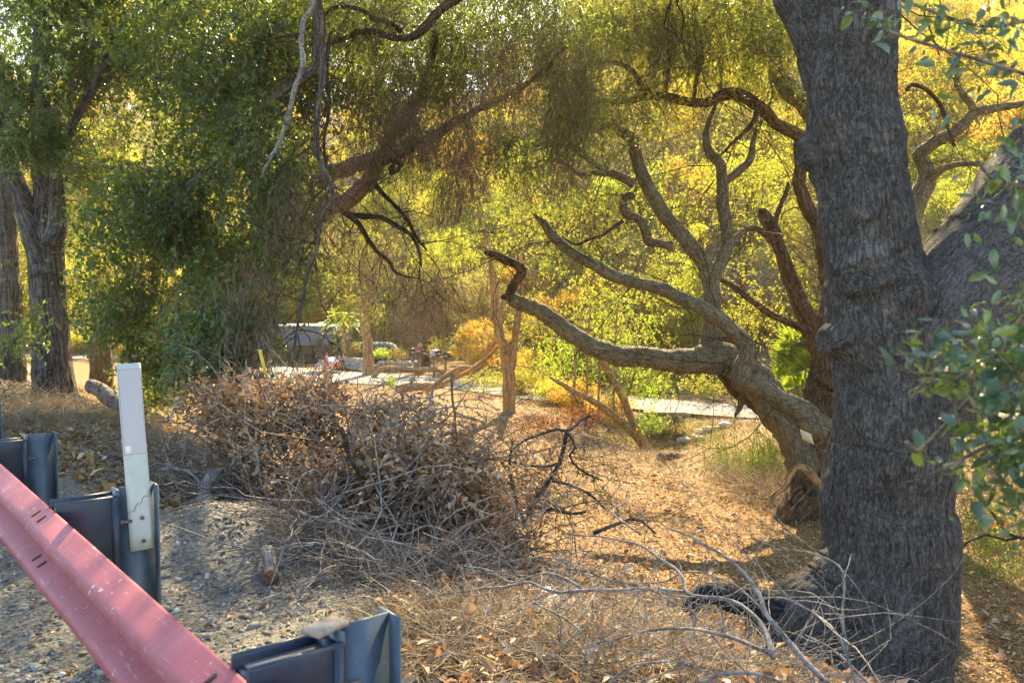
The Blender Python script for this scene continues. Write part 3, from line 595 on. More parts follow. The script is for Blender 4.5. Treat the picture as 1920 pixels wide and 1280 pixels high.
# --- 2. leafy branch ends reaching in at the right edge, very near
nb = Tree('oak_branch', 'out of focus oak branch of glossy blue green leaves reaching in from the right edge', 'branch', at(2000, 760, 1.7), TWIG_TAN)
for pts, d in (([(2060, 700, 7), (1960, 690, 6), (1880, 675, 5), (1800, 690, 4), (1740, 700, 2.6), (1690, 690, 1.8)], [1.7, 1.5]), ([(2050, 640, 7), (1900, 640, 5), (1835, 730, 4.5), (1770, 800, 4.2), (1722, 846, 3.2), (1700, 830, 2)], [1.7, 1.45]), ([(2050, 900, 6), (1950, 850, 5), (1880, 830, 4), (1820, 850, 2.4), (1780, 880, 1.6)], [1.6, 1.45]),
               ([(2050, 180, 6), (1950, 150, 4), (1850, 120, 3.2), (1750, 90, 2.2), (1660, 60, 1.4)], [2., 2.]), ([(2050, 0, 6), (1930, 40, 4), (1830, 50, 3), (1700, 5, 1.6), (1640, -10, 1.4)], [2.2, 2.2]), ([(2050, 300, 5), (1950, 340, 4), (1880, 350, 3), (1830, 300, 1.8)], [1.9, 1.9]), ([(2040, 480, 5), (1960, 440, 4), (1900, 420, 2)], [1.8, 1.8])):
    nb.limb(pts, d, 'stem', sides=8, step=.02, amp=0, wob=1.5)
blf = [(1745, 650, 1.5, 50, 40, .08, 5, -1), (1800, 700, 1.5, 60, 60, .1, 8, -1), (1750, 840, 1.5, 40, 40, .08, 1, -1), (1880, 690, 1.5, 85, 110, .14, 34, -1), (1875, 850, 1.5, 90, 80, .14, 34, -1), (1940, 950, 1.6, 60, 60, .12, 5, -1), (1935, 770, 1.6, 60, 140, .15, 30, -1),
       (1700, 25, 2.1, 110, 50, .12, 10, -1), (1850, 90, 2.1, 110, 90, .15, 20, -1), (1900, 290, 1.9, 60, 90, .12, 10, -1), (1900, 400, 1.8, 60, 60, .1, 7, -1), (1930, 560, 1.7, 40, 70, .1, 6, -1), (1880, 610, 1.6, 60, 30, .1, 5, -1)]
def near_leaves():
    B = np.vstack([blob_points(*b) for b in blf]); m = len(B); D = rdir(m, .2); D[:, 0] -= .6
    tw, _ = spray_geo(B, D, .10, 4, .03, .02, .4, .0012)
    b = Bag(); b.add(*tw); stuff(b.obj('twigs', TWIG_TAN, nb.root))
    C = np.repeat(B, 5, 0)+rng.normal(size=(m*5, 3))*.03; dd = nrm(np.repeat(nrm(D), 5, 0)+rng.normal(size=C.shape)*.8); nn = nrm(rng.normal(size=C.shape)+np.array([-.2, -.5, .8]))
    u = np.linspace(0, 1, 7); wv = np.sin(np.pi*u**.8)*.5; bag = Bag()
    for i in range(len(C)):
        d = dd[i]; s = nrm(np.cross(d, nn[i])); n_ = np.cross(s, d); L = rng.uniform(.020, .050); W = L*rng.uniform(.30, .46); cu = rng.uniform(-.4, .8)
        mid = C[i]+d*(u*L)[:, None]-n_*(cu*L*u**2)[:, None]; jag = 1+.18*(np.arange(7) % 2)
        lf = mid+s*(wv*W*jag)[:, None]+n_*(wv*W*.35)[:, None]; rt = mid-s*(wv*W*jag)[:, None]+n_*(wv*W*.35)[:, None]
        V = np.vstack([mid, lf, rt]); k = np.arange(6); F = np.vstack([np.stack([k, k+1, k+8, k+7], -1), np.stack([k+1, k, k+14, k+15], -1)])
        a = rng.uniform(.2, .9); a = .99 if rng.random() < .012 else a; bag.add(V, F, np.full(len(F), a))
    stuff(bag.obj('leaves', LEAF_NEAR, nb.root, smooth=True))
LEAF_NEAR = leafmat('glossy_oak_leaf', [(0, (.016, .045, .028)), (.7, (.04, .085, .035)), (.955, (.08, .13, .03)), (.985, (.40, .20, .06))], None, .22, .3, .9, [(0, (.18, .32, .05)), (.9, (.35, .48, .05)), (.985, (.7, .4, .08))])
near_leaves()

# --- 3. the sprawling oak in the middle right
cb, db = hit(1515, 962); D2 = db; print('oak2 depth', db)
ob = Tree('oak_tree', 'sprawling oak with long crooked limbs reaching left and a small sign on its trunk', 'oak tree', cb, BARK_SUN)
ob.limb([(1505, 990, 62), (1508, 955, 46), (1516, 905, 40), (1524, 850, 38), (1536, 800, 40), (1546, 750, 42), (1554, 700, 36), (1556, 650, 28)], D2, 'trunk', sides=80, step=.03, amp=.012, lump=.12, bark=BARK_ROUGH)
ob.limb([(1512, 925, 30), (1492, 950, 30), (1480, 972, 30), (1474, 990, 26)], D2-.35, 'root_burl', sides=50, step=.02, amp=.014, lump=.2, bark=BARK_ROUGH)
ob.limb([(1552, 720, 38), (1556, 640, 27), (1558, 560, 20), (1550, 480, 17), (1538, 430, 15), (1512, 385, 13), (1498, 345, 12), (1500, 300, 12), (1503, 258, 12)], D2-.2, sides=24, amp=.008, bark=BARK_ROUGH)
ob.limb([(1504, 258, 12), (1480, 243, 12), (1455, 232, 11), (1430, 205, 12), (1395, 180, 12), (1360, 178, 12), (1325, 192, 10), (1290, 190, 9), (1255, 180, 9), (1215, 180, 8), (1165, 190, 6), (1120, 188, 4), (1080, 205, 3), (1040, 225, 2)], [D2-.2, D2-1.2], sides=18, amp=.006, bark=BARK_ROUGH)
ob.limb([(1222, 180, 6), (1200, 155, 6), (1180, 130, 5), (1150, 118, 4), (1115, 122, 3), (1080, 140, 2)], D2-.9, sides=10, amp=0)
ob.limb([(1420, 198, 5), (1415, 225, 5), (1395, 248, 4), (1370, 270, 3), (1358, 285, 2.5)], D2-.7, sides=10, amp=0, bark=BARK_DARK)
ob.limb([(1300, 188, 4), (1308, 140, 4), (1315, 100, 4), (1318, 50, 3.5), (1345, 10, 3), (1350, -40, 3)], D2-1., sides=10, amp=0, bark=BARK_DARK)
ob.limb([(1246, 180, 5), (1250, 150, 5), (1256, 100, 4), (1258, 50, 4), (1262, -30, 3)], D2-.6, sides=10, amp=0, bark=BARK_ROUGH)
ob.limb([(1512, 890, 34), (1486, 825, 33), (1460, 775, 32), (1430, 727, 32), (1392, 688, 31), (1345, 668, 27), (1290, 678, 24), (1240, 675, 21), (1190, 668, 20), (1140, 658, 19), (1090, 636, 17), (1050, 612, 16), (1015, 586, 15), (985, 572, 14), (956, 560, 13)], [D2, D2-.9], sides=44, step=.04, amp=.011, lump=.13, label='long broken lower limb with cracked bark')
ob.limb([(950, 562, 13), (958, 548, 9), (966, 530, 9), (976, 512, 10), (970, 500, 9), (952, 490, 8), (932, 480, 8), (916, 476, 7), (908, 474, 3)], [D2-.9, D2-1.1], sides=24, step=.03, amp=.009, lump=.25, bark=BARK_ROUGH)
ob.limb([(1340, 690, 32), (1336, 650, 23), (1335, 600, 17), (1331, 540, 16), (1320, 500, 15), (1296, 465, 15), (1262, 425, 14), (1230, 380, 14), (1203, 330, 13), (1190, 290, 12), (1186, 270, 12), (1168, 250, 11), (1130, 234, 10), (1098, 218, 9), (1070, 200, 7), (1048, 170, 5), (1020, 130, 4), (1005, 80, 3), (985, 20, 2)], [D2-.2, D2-.6], sides=30, step=.04, amp=.006, lump=.07)
ob.limb([(1334, 535, 15), (1348, 500, 12), (1362, 465, 12), (1360, 420, 12), (1356, 380, 12), (1354, 340, 11), (1350, 305, 10), (1332, 285, 9), (1325, 262, 7), (1328, 235, 5), (1342, 195, 4), (1352, 150, 3), (1345, 90, 2)], [D2-.3, D2], sides=24, amp=.005, lump=.07)
ob.limb([(1358, 345, 7), (1376, 325, 8), (1400, 308, 8), (1409, 290, 7), (1412, 262, 5), (1430, 220, 4), (1448, 180, 3), (1440, 130, 2)], D2, sides=14, amp=.004)
ob.limb([(1362, 470, 10), (1378, 450, 8), (1390, 438, 6), (1398, 430, 4)], D2-.1, sides=12, amp=.004)
ob.limb([(1260, 462, 9), (1232, 455, 8), (1213, 452, 9), (1208, 434, 9), (1196, 412, 8), (1174, 404, 8), (1166, 390, 7), (1170, 372, 7), (1182, 366, 6), (1184, 372, 7)], [D2-.5, D2-.8], sides=18, step=.03, amp=.005)
ob.limb([(1188, 345, 9), (1165, 330, 9), (1140, 322, 8), (1112, 324, 5), (1086, 327, 4), (1066, 310, 4), (1045, 302, 3), (1010, 300, 2)], [D2-.6, D2-1.1], sides=12, amp=.003)
ob.limb([(1140, 320, 8), (1118, 308, 6), (1085, 285, 6), (1060, 275, 5), (1030, 268, 4), (1000, 276, 3)], [D2-.8, D2-1.4], sides=12, amp=.003)
ob.limb([(1168, 415, 4), (1150, 425, 3.5), (1130, 440, 3.5), (1100, 450, 3), (1080, 458, 2.6), (1055, 445, 2)], [D2-.8, D2-1.], sides=8, amp=0, bark=BARK_DARK)
ob.limb([(1530, 800, 30), (1505, 765, 22), (1470, 750, 18), (1432, 728, 18), (1398, 718, 18), (1385, 712, 18)], [D2-.3, D2-.8], sides=30, step=.03, amp=.008)
ob.limb([(1384, 716, 20), (1396, 690, 19), (1406, 668, 18), (1398, 645, 17), (1372, 618, 15), (1341, 590, 14), (1302, 570, 13), (1263, 555, 13), (1225, 538, 12), (1180, 525, 12), (1153, 519, 12), (1114, 497, 11), (1075, 478, 10), (1048, 456, 10), (1030, 436, 9), (1018, 418, 7), (1006, 407, 4), (1000, 401, 2)], [D2-.8, D2-1.5], sides=30, step=.04, amp=.006, lump=.10)
ob.limb([(1495, 830, 22), (1455, 790, 18), (1420, 760, 15), (1385, 733, 13), (1350, 700, 8)], [D2+.1, D2+.3], sides=20, amp=.008, bark=BARK_ROUGH)
ob.limb([(1390, 735, 8), (1388, 760, 6), (1378, 780, 3)], D2+.2, sides=10, amp=.003)
ob.limb([(1560, 925, 7), (1532, 903, 7), (1512, 880, 7), (1494, 873, 6.5), (1480, 890, 6), (1470, 912, 5), (1450, 928, 4.5), (1438, 948, 3.5)], [D2-.9, D2-.8], sides=16, amp=.003, bark=BARK_FAR, label='bare orange brown branch curling down by the trunk foot')
ob.twigs(230, (.4, 1.3), .008, .2, BARK_DARK); ob.twigs(60, (1.2, 2.8), .013, .05, BARK_DARK, name='branchlets')
curtain(ob.root, [(1200, 90, D2-1.2, 240, 110, 1.2, 700, 0), (1420, 60, D2-.6, 130, 90, 1., 200, 0), (1120, 380, D2-1.2, 60, 50, .6, 90, 0)], TWIG_BROWN, (.3, .9), .0022)
foliage(ob.root, [(1230, 50, D2-1.4, 280, 100, 1.5, 1300, 0), (1130, 200, D2-1.4, 90, 70, 1., 200, .05), (1440, 90, D2-1, 100, 110, 1., 260, .02)], LEAF_OAK, TWIG_BROWN, ll=.048, lw=.026, nl=10, name='dark_foliage')
foliage(ob.root, [(1300, 40, D2-.8, 230, 100, 1.6, 1300, -.05), (1250, 70, 20, 420, 200, 2.5, 1100, .02), (1330, -150, 24, 700, 180, 4, 2600, .0), (1000, -60, 22, 400, 160, 3, 1300, .02), (1180, 160, D2-1, 150, 100, 1.2, 300, .05), (1420, 120, D2, 110, 130, 1.4, 420, 0), (1330, -160, D2-1, 420, 120, 2.4, 1300, -.1), (1100, 360, D2-1.2, 60, 40, .5, 40, 0), (1200, 640, D2+3, 90, 40, 1., 100, 0)], LEAF_MID, TWIG_BROWN, ll=.05, lw=.026, nl=11)  # includes overhead leaf masses far behind the oak, added to shade the basin
# sign on the oak
def tree_sign():
    c = at(1508, 819, 13.35); X = nrm(at(1521, 825, 13.35)-at(1495, 806, 13.35)); Yv = nrm(at(1527, 833, 13.35)-at(1521, 812, 13.35))*-1; Yv = nrm(Yv-X*np.dot(X, Yv)*.6); Z = nrm(np.cross(X, Yv)); 
    if Z[1] > 0: Z = -Z
    m = simple('cream_sign_board', (.70, .56, .30), .6, .06)
    P = [at(1500.5, 804.5, 13.35), at(1520.5, 813.5, 13.35), at(1527, 833.5, 13.35), at(1505.5, 823.5, 13.35)]; P = np.array(P); V = np.vstack([P, P+np.array([0, .012, 0])])
    F = np.array([[0, 3, 2, 1], [4, 5, 6, 7], [0, 1, 5, 4], [1, 2, 6, 5], [2, 3, 7, 6], [3, 0, 4, 7]])
    root = thing('sign', 'small cream coloured warning sign hung crookedly on the trunk of the sprawling oak', 'sign', P.mean(0))
    mk('board', V, F, m, root)
    ink = simple('brown_sign_lettering', (.12, .06, .03), .8, .1); ux = (P[1]-P[0]); uy = (P[0]-P[3])
    for txt, v, h in (('PRIVATE', .70, .20), ('PROPERTY', .40, .26), ('NO TRESPASSING', .12, .16)):
        cu = bpy.data.curves.new('lettering', 'FONT'); cu.body = txt; cu.align_x = 'CENTER'; tmp = bpy.data.objects.new('tmp', cu); COL.objects.link(tmp)
        bpy.context.view_layer.update(); me = bpy.data.meshes.new_from_object(tmp.evaluated_get(bpy.context.evaluated_depsgraph_get())); bpy.data.objects.remove(tmp)
        vv = np.zeros(len(me.vertices)*3); me.vertices.foreach_get('co', vv); vv = vv.reshape(-1, 3); wd = np.ptp(vv[:, 0])
        q = P[3]+ux*(.5+vv[:, :1]/wd*.84)+uy*(v+vv[:, 1:2]*h*.9)+np.array([0, -.003, 0]); me.vertices.foreach_set('co', q.ravel()); me.materials.append(ink)
        o = bpy.data.objects.new('lettering', me); COL.objects.link(o); o.parent = root; o.matrix_parent_inverse = Matrix.Translation(-root.location)
    for a, b in (((1501, 805), (1494, 752)), ((1521, 814), (1517, 770)), ((1527, 833), (1556, 846))):
        S = spline(np.array([at(*a, 13.34), (at(*a, 13.34)+at(*b, 13.38))/2-np.array([0, 0, .03]), at(*b, 13.38)]), 8); V, F, bk = tube(S, np.full(8, .004), 5, lump=0); mk('wire', V, F, TWIG_GREY, root, vattr=bk)
tree_sign()
# --- 4. rough brown tree behind it and pale oak at the far right
c_, d_ = hit(1560, 870)
gb = Tree('oak_tree', 'rough brown leaning trunk with a broken top just left of the big trunk', 'oak tree', at(1565, 830, 17.), BARK_ROUGH)
gb.limb([(1575, 850, 26), (1560, 750, 23), (1545, 680, 21), (1525, 630, 19), (1500, 570, 17), (1480, 520, 15), (1462, 465, 13), (1446, 425, 14), (1430, 400, 11), (1424, 392, 4)], 17., 'trunk', sides=40, amp=.02, lump=.1)
gb.limb([(1448, 450, 8), (1432, 437, 6), (1412, 428, 6), (1395, 430, 5), (1380, 437, 3)], [17, 16.6], sides=12, amp=.008)
gb.limb([(1452, 430, 5), (1458, 400, 5), (1468, 375, 4.5), (1478, 350, 4), (1476, 342, 2)], 17, sides=12, amp=.004)
gb.limb([(1512, 618, 8), (1480, 605, 7), (1445, 590, 7), (1412, 568, 6), (1385, 545, 6), (1362, 530, 5), (1350, 525, 4)], [16.8, 16.], sides=14, amp=.006)
gb.limb([(1560, 700, 10), (1575, 600, 9), (1600, 500, 8), (1640, 380, 7), (1700, 250, 6)], [17, 17.5], sides=12, amp=.006)
gb.twigs(40, (.5, 1.4), .008, .1, BARK_DARK)
foliage(gb.root, [(1440, 560, 18.5, 80, 120, 1.2, 160, 0), (1470, 330, 18, 80, 120, 1.3, 240, 0)], LEAF_MID, TWIG_BROWN, ll=.055, lw=.028)
hb_ = Tree('oak_tree', 'pale oak with crooked upper limbs behind and right of the foreground trunk', 'oak tree', at(1660, 870, 16.), BARK_SUN)
hb_.limb([(1640, 880, 40), (1655, 780, 34), (1670, 650, 30), (1685, 540, 26), (1700, 440, 23), (1715, 385, 20), (1732, 350, 18), (1740, 325, 17)], 16, 'trunk', sides=40, amp=.008)
hb_.limb([(1740, 330, 15), (1728, 305, 13), (1722, 285, 11), (1738, 275, 12), (1760, 262, 12), (1785, 250, 11), (1808, 232, 11), (1828, 212, 9), (1855, 205, 8), (1890, 198, 7), (1925, 192, 6), (2000, 180, 5)], [16, 15.2], sides=22, amp=.006)
hb_.limb([(1828, 212, 8), (1818, 190, 7), (1800, 168, 6), (1792, 142, 5), (1796, 110, 3)], 15.5, sides=12, amp=.004)
hb_.limb([(1742, 335, 10), (1760, 322, 8), (1785, 312, 6), (1815, 308, 5), (1850, 310, 4), (1890, 314, 3)], [15.9, 15], sides=12, amp=.004)
hb_.limb([(1690, 500, 9), (1720, 487, 6), (1752, 485, 5), (1775, 468, 5), (1795, 445, 4), (1815, 424, 3)], [15.8, 15.2], sides=12, amp=.004, bark=BARK_ROUGH)
hb_.limb([(1700, 170, 4), (1712, 158, 4), (1740, 170, 4), (1765, 200, 4), (1775, 235, 3), (1790, 275, 3)], 15.2, sides=8, amp=0, bark=BARK_DARK)
hb_.limb([(1660, 700, 26), (1600, 420, 22), (1545, 250, 20), (1512, 200, 21), (1478, 172, 20), (1458, 140, 13), (1452, 100, 12), (1456, 70, 12), (1440, 35, 14), (1405, 5, 14), (1380, -40, 13)], [16.4, 16.], sides=26, amp=.006)
hb_.limb([(1470, 165, 12), (1440, 108, 9), (1415, 92, 8), (1390, 78, 6), (1368, 66, 4)], 16, sides=12, amp=.004)
hb_.twigs(110, (.5, 1.4), .009, .1, BARK_DARK)
foliage(hb_.root, [(1800, 90, 15.5, 160, 110, 1.5, 520, 0), (1470, 60, 17, 110, 80, 1.3, 220, 0), (1850, 330, 17, 130, 150, 1.5, 300, .05), (1700, -150, 16, 360, 110, 2.5, 700, -.1)], LEAF_MID, TWIG_BROWN, ll=.05, lw=.026)

# --- 5. the leaning oak behind the left foliage, its limbs rising to the right
lb, ld = hit(292, 758)
lt = Tree('oak_tree', 'leaning dark oak wrapped in green leaves with limbs rising right over the clearing', 'oak tree', lb, BARK_DARK)
lt.limb([(288, 775, 42), (292, 735, 35), (298, 690, 33), (312, 640, 32), (335, 585, 30), (365, 530, 27)], ld, 'trunk', sides=50, amp=.015)
lt.limb([(360, 540, 26), (410, 475, 20), (470, 415, 18), (530, 375, 17), (598, 338, 16), (656, 312, 15), (712, 292, 14), (765, 274, 12), (805, 262, 11), (835, 238, 9), (870, 218, 8), (930, 190, 6), (1000, 150, 5), (1060, 90, 4)], [ld, 12.6], sides=26, amp=.010, bark=BARK_LEFT, label='long limb rising right')
lt.limb([(350, 570, 24), (430, 505, 18), (500, 462, 17), (560, 425, 17), (617, 392, 17), (656, 371, 16), (686, 342, 15), (706, 312, 13), (722, 280, 11), (742, 245, 11), (770, 215, 11), (790, 180, 10), (806, 130, 8), (815, 60, 6)], [ld, 12.6], sides=26, amp=.010, bark=BARK_LEFT)
lt.limb([(640, 398, 6), (680, 405, 6), (715, 408, 5), (745, 425, 5), (770, 440, 4), (785, 470, 3), (790, 500, 2)], [12.7, 12.2], sides=10, amp=.003)
lt.limb([(640, 395, 6), (668, 415, 5), (688, 445, 5), (705, 470, 4), (730, 490, 4), (742, 510, 3), (770, 520, 2)], [12.7, 12.], sides=10, amp=.003)
lt.limb([(700, 340, 5), (715, 360, 4.5), (740, 385, 4), (765, 415, 4), (780, 445, 3), (800, 470, 2)], [12.6, 12.3], sides=10, amp=.002)
lt.limb([(715, 310, 6), (735, 300, 6), (752, 310, 5), (730, 325, 5), (745, 300, 4), (775, 280, 4)], 12.3, sides=10, amp=.003)
lt.limb([(890, -25, 10), (860, -5, 9), (824, 20, 9), (800, 48, 9), (775, 68, 8), (748, 72, 7), (726, 66, 7), (700, 60, 6), (672, 62, 6), (640, 75, 5), (607, 82, 4), (575, 78, 3)], [11., 11.4], sides=14, amp=.006)
lt.limb([(752, 60, 5), (740, 48, 5), (715, 38, 5), (700, 36, 5), (687, 22, 5), (660, 14, 4), (632, 14, 4), (610, 28, 3), (590, 45, 2)], 11.2, sides=10, amp=.004)
lt.limb([(592, -20, 11), (600, 40, 11), (598, 95, 11), (592, 125, 10), (568, 148, 9), (520, 182, 7), (475, 225, 7), (430, 270, 6), (385, 320, 5), (350, 350, 4)], [10.4, 10.8], sides=16, amp=.005, bark=BARK_LEFT)
lt.limb([(588, -20, 5), (584, 15, 5), (568, 40, 5), (563, 85, 5), (568, 120, 5), (553, 170, 5), (540, 222, 4.5), (524, 270, 4), (505, 300, 3.5), (488, 335, 2)], [9, 9.], sides=10, amp=.002, bark=TWIG_GREY)
lt.limb([(604, 90, 7), (602, 145, 7), (596, 190, 6), (592, 235, 6), (592, 280, 5.5), (604, 315, 5.5), (618, 345, 5.5), (622, 370, 5), (602, 410, 4.5), (594, 465, 4), (575, 520, 3.5), (560, 600, 3), (548, 680, 2)], [9.8, 9.4], sides=10, amp=.003, bark=BARK_LEFT)
lt.limb([(620, 60, 4), (612, 130, 4), (618, 200, 3), (608, 260, 3), (612, 320, 2)], 10, sides=8, amp=0)
lt.twigs(330, (.5, 1.7), .008, .5, BARK_DARK, maxr=.1)
curtain(lt.root, [(760, 90, 12, 230, 130, 1.8, 950, .0), (860, 200, 12, 140, 110, 1.5, 650, 0), (950, 110, 12.5, 190, 150, 1.8, 900, -.05), (690, 230, 12, 150, 90, 1.4, 480, .02), (860, 340, 12, 45, 70, .6, 200, -.2), (1030, 330, 12.5, 70, 60, .8, 170, 0), (640, 400, 12.5, 90, 80, 1., 110, 0), (880, 310, 12, 50, 50, .6, 110, -.1), (760, 470, 12, 60, 60, .8, 50, 0), (1060, 200, 13, 120, 130, 1.4, 330, 0), (560, 260, 11.5, 90, 180, 1., 170, 0), (1180, 60, 13.5, 120, 110, 1.3, 260, 0)], TWIG_BROWN, (.3, 1.0), .0022)
foliage(lt.root, [(700, 70, 12.5, 220, 130, 2., 1500, -.02), (870, 60, 13, 190, 120, 2., 1700, -.1), (800, -30, 17, 420, 90, 2., 1500, -1), (1030, 110, 13.5, 150, 170, 2., 1500, -.02), (930, 270, 13, 150, 70, 1.2, 420, 0), (760, 210, 13, 130, 70, 1.2, 330, .05), (1090, 230, 13.5, 110, 90, 1.2, 380, 0), (700, -170, 12, 500, 150, 2.8, 2000, -.15)], LEAF_OAK, TWIG_BROWN, ll=.042, lw=.024, nl=10, name='crown')
foliage(lt.root, [(420, 170, 11.5, 210, 180, 1.7, 1800, -.02), (340, 420, 11.5, 190, 150, 1.6, 1500, .0), (310, 560, 11.5, 150, 90, 1.3, 600, .02), (500, 330, 10.5, 110, 150, 1., 560, .0), (430, 550, 10, 100, 120, .9, 500, .02), (400, 660, 9.5, 90, 60, .8, 230, .03), (530, 500, 10.5, 60, 80, .7, 110, .05), (560, 90, 12, 120, 110, 1.2, 600, 0), (290, 690, 12, 55, 80, .7, 260, 0), (420, 30, 15, 330, 160, 2.5, 2400, -.35), (780, 40, 19, 300, 110, 2., 1700, -1), (520, -20, 18, 420, 100, 2., 1700, -1), (330, 300, 16, 260, 180, 2.2, 900, -.05)], LEAF_OAK, TWIG_TAN, L=.45, ll=.072, lw=.040, nl=10, name='drooping_foliage')
curtain(lt.root, [(470, 540, 9.6, 80, 80, .6, 90, -.1), (560, 400, 10, 60, 120, .6, 90, -.1), (250, 520, 12, 60, 120, .8, 160, 0), (470, 640, 9.2, 60, 40, .5, 70, -.1)], TWIG_TAN, (.4, 1.1), .003, name='bare_twigs')

# --- 6. left trees
b1, e1 = hit(105, 752)
t1 = Tree('oak_tree', 'tall straight furrowed trunk dividing into two stems, standing at the left beyond the rail', 'oak tree', b1, BARK_LEFT)
t1.limb([(112, 775, 48), (108, 745, 40), (100, 700, 36), (94, 640, 33), (88, 560, 31), (86, 500, 32), (86, 450, 30), (84, 400, 24), (82, 350, 18)], e1, 'trunk', sides=90, step=.04, amp=.012, lump=.04)
t1.limb([(80, 450, 24), (80, 380, 21), (80, 320, 20), (79, 250, 18), (77, 180, 16), (75, 110, 14), (74, 50, 13), (70, -60, 11)], e1, 'limb', sides=40, amp=.007)
t1.limb([(98, 460, 20), (104, 390, 15), (104, 330, 12), (101, 280, 10), (94, 230, 9), (85, 180, 7), (84, 120, 6), (95, 40, 5), (100, -30, 4)], e1-.3, sides=24, amp=.005)
t1.limb([(108, 300, 9), (125, 265, 9), (142, 225, 8), (160, 190, 8), (182, 150, 8), (200, 122, 9), (228, 98, 10), (255, 88, 8), (290, 70, 6), (330, 40, 5)], [e1-.3, e1-1], sides=18, amp=.005)
t1.limb([(84, 520, 26), (66, 440, 20), (42, 375, 18), (20, 315, 17), (0, 255, 15), (-30, 190, 16), (-60, 120, 14)], e1-.1, sides=36, amp=.008)
t1.limb([(215, 105, 7), (190, 95, 6), (170, 60, 6), (150, 20, 5), (140, -30, 4)], e1-.7, sides=12, amp=.004)
t1.limb([(20, 300, 7), (15, 240, 6), (40, 180, 6), (20, 175, 7), (-20, 172, 7)], e1-.2, sides=12, amp=.004)
t1.twigs(130, (.4, 1.3), .008, .3, TWIG_TAN)
foliage(t1.root, [(60, 60, 13, 160, 140, 1.8, 1700, -.05), (220, 30, 13, 150, 100, 1.6, 1100, -.05), (100, 80, 18, 300, 200, 2.5, 1300, -.12), (40, 260, 12, 90, 110, 1., 380, .05), (40, 450, 11.5, 70, 80, .7, 130, 0), (30, 600, 12, 50, 50, .6, 60, 0), (150, 330, 12, 50, 50, .6, 80, .05), (150, -160, 11, 420, 130, 2.8, 1900, -.15), (-150, -200, 8, 300, 300, 2.5, 900, -.1)], LEAF_OAK, TWIG_GREY, ll=.062, lw=.034, nl=11)
b0 = hit(20, 712)
t0 = Tree('oak_tree', 'brown trunk at the far left edge behind the furrowed twin stemmed tree', 'oak tree', b0[0], BARK_LEFT)
t0.limb([(22, 728, 30), (22, 700, 25), (20, 640, 23), (18, 560, 21), (14, 480, 19), (8, 380, 17), (0, 250, 14), (-5, 100, 12)], b0[1], 'trunk', sides=50, amp=.014)
foliage(t0.root, [(70, 590, 19, 60, 50, 1, 200, 0), (150, 470, 19, 80, 120, 1.5, 420, 0), (40, 450, 19, 80, 100, 1.2, 300, 0), (60, 150, 20, 200, 150, 2, 900, -.1), (380, -20, 24, 560, 150, 3, 3000, -.12), (250, 130, 24, 330, 120, 3, 1300, -.05)], LEAF_MID, TWIG_BROWN, ll=.06, lw=.032)
b2 = hit(190, 740)
t2 = Tree('oak_tree', 'short reddish split trunk behind the weathered log at left', 'oak tree', b2[0], BARK_ROUGH)
t2.limb([(192, 752, 26), (190, 725, 22), (190, 690, 21), (188, 650, 20), (190, 600, 18), (194, 540, 15), (185, 450, 13), (175, 350, 11), (160, 250, 9)], b2[1], 'trunk', sides=44, amp=.02)
t2.limb([(195, 620, 12), (210, 580, 10), (235, 520, 8), (250, 450, 7)], b2[1], sides=16, amp=.01)
t2.limb([(185, 400, 8), (160, 345, 7), (140, 310, 6), (120, 270, 6)], b2[1], sides=16, amp=.006)
t2.limb([(100, 262, 7), (150, 265, 8), (195, 268, 8), (230, 262, 7)], b2[1]+1, sides=14, amp=.006, bark=BARK_FAR)
t2.twigs(50, (.6, 1.6), .009, .2, TWIG_BROWN)
foliage(t2.root, [(200, 560, 16, 80, 60, 1.2, 260, 0), (140, 560, 17, 60, 60, 1, 160, 0), (230, 350, 17, 90, 100, 1.3, 260, .05)], LEAF_MID, TWIG_BROWN, ll=.055, lw=.03)
# ------------------------------------------------------------------ trees of the clearing
bv, dv = hit(956, 772)
vt = Tree('oak_tree', 'slender sunlit orange trunk splitting into a V in the middle of the clearing', 'tree', bv, BARK_FAR)
vt.limb([(956, 780, 14), (955, 765, 12.5), (955, 735, 12), (954, 705, 12), (951, 675, 11), (946, 650, 10)], dv, 'trunk', sides=24, amp=.02)
vt.limb([(951, 690, 11), (942, 640, 10), (935, 605, 9), (930, 570, 8.5), (926, 530, 8), (918, 480, 5), (905, 430, 4), (890, 380, 3), (880, 320, 2.5)], dv, sides=16, amp=.01)
vt.limb([(954, 700, 9), (961, 655, 7.5), (967, 615, 7), (973, 585, 6), (978, 540, 4), (975, 480, 3), (985, 400, 2.5)], dv, sides=14, amp=.008)
vt.twigs(60, (.8, 2.2), .012, .3, TWIG_BROWN)
foliage(vt.root, [(925, 470, dv, 60, 70, 1.2, 90, .1), (985, 420, dv, 70, 70, 1.2, 110, .1)], LEAF_MID, TWIG_BROWN, L=.6, ll=.07, lw=.035)
bs_, ds_ = hit(692, 703)
st = Tree('oak_tree', 'bare leaning pole like trunk beside the road with a fallen limb at its foot', 'tree', bs_, BARK_FAR)
st.limb([(692, 712, 14), (691, 695, 11), (690, 665, 10), (687, 635, 9), (682, 600, 8.5), (679, 570, 6.5), (675, 520, 6), (670, 460, 5), (668, 400, 4), (660, 320, 3)], ds_, 'trunk', sides=24, amp=.02)
st.limb([(682, 590, 5), (690, 560, 4), (700, 520, 3.5), (712, 470, 3)], ds_, sides=10, amp=.005)
st.twigs(50, (1., 2.6), .014, .5, TWIG_BROWN)
foliage(st.root, [(672, 480, ds_-3, 70, 100, 1.6, 330, 0), (650, 590, ds_-2, 30, 50, 1, 60, 0), (700, 575, ds_-2, 40, 40, 1, 60, 0)], LEAF_MID, TWIG_BROWN, L=.7, ll=.085, lw=.045)
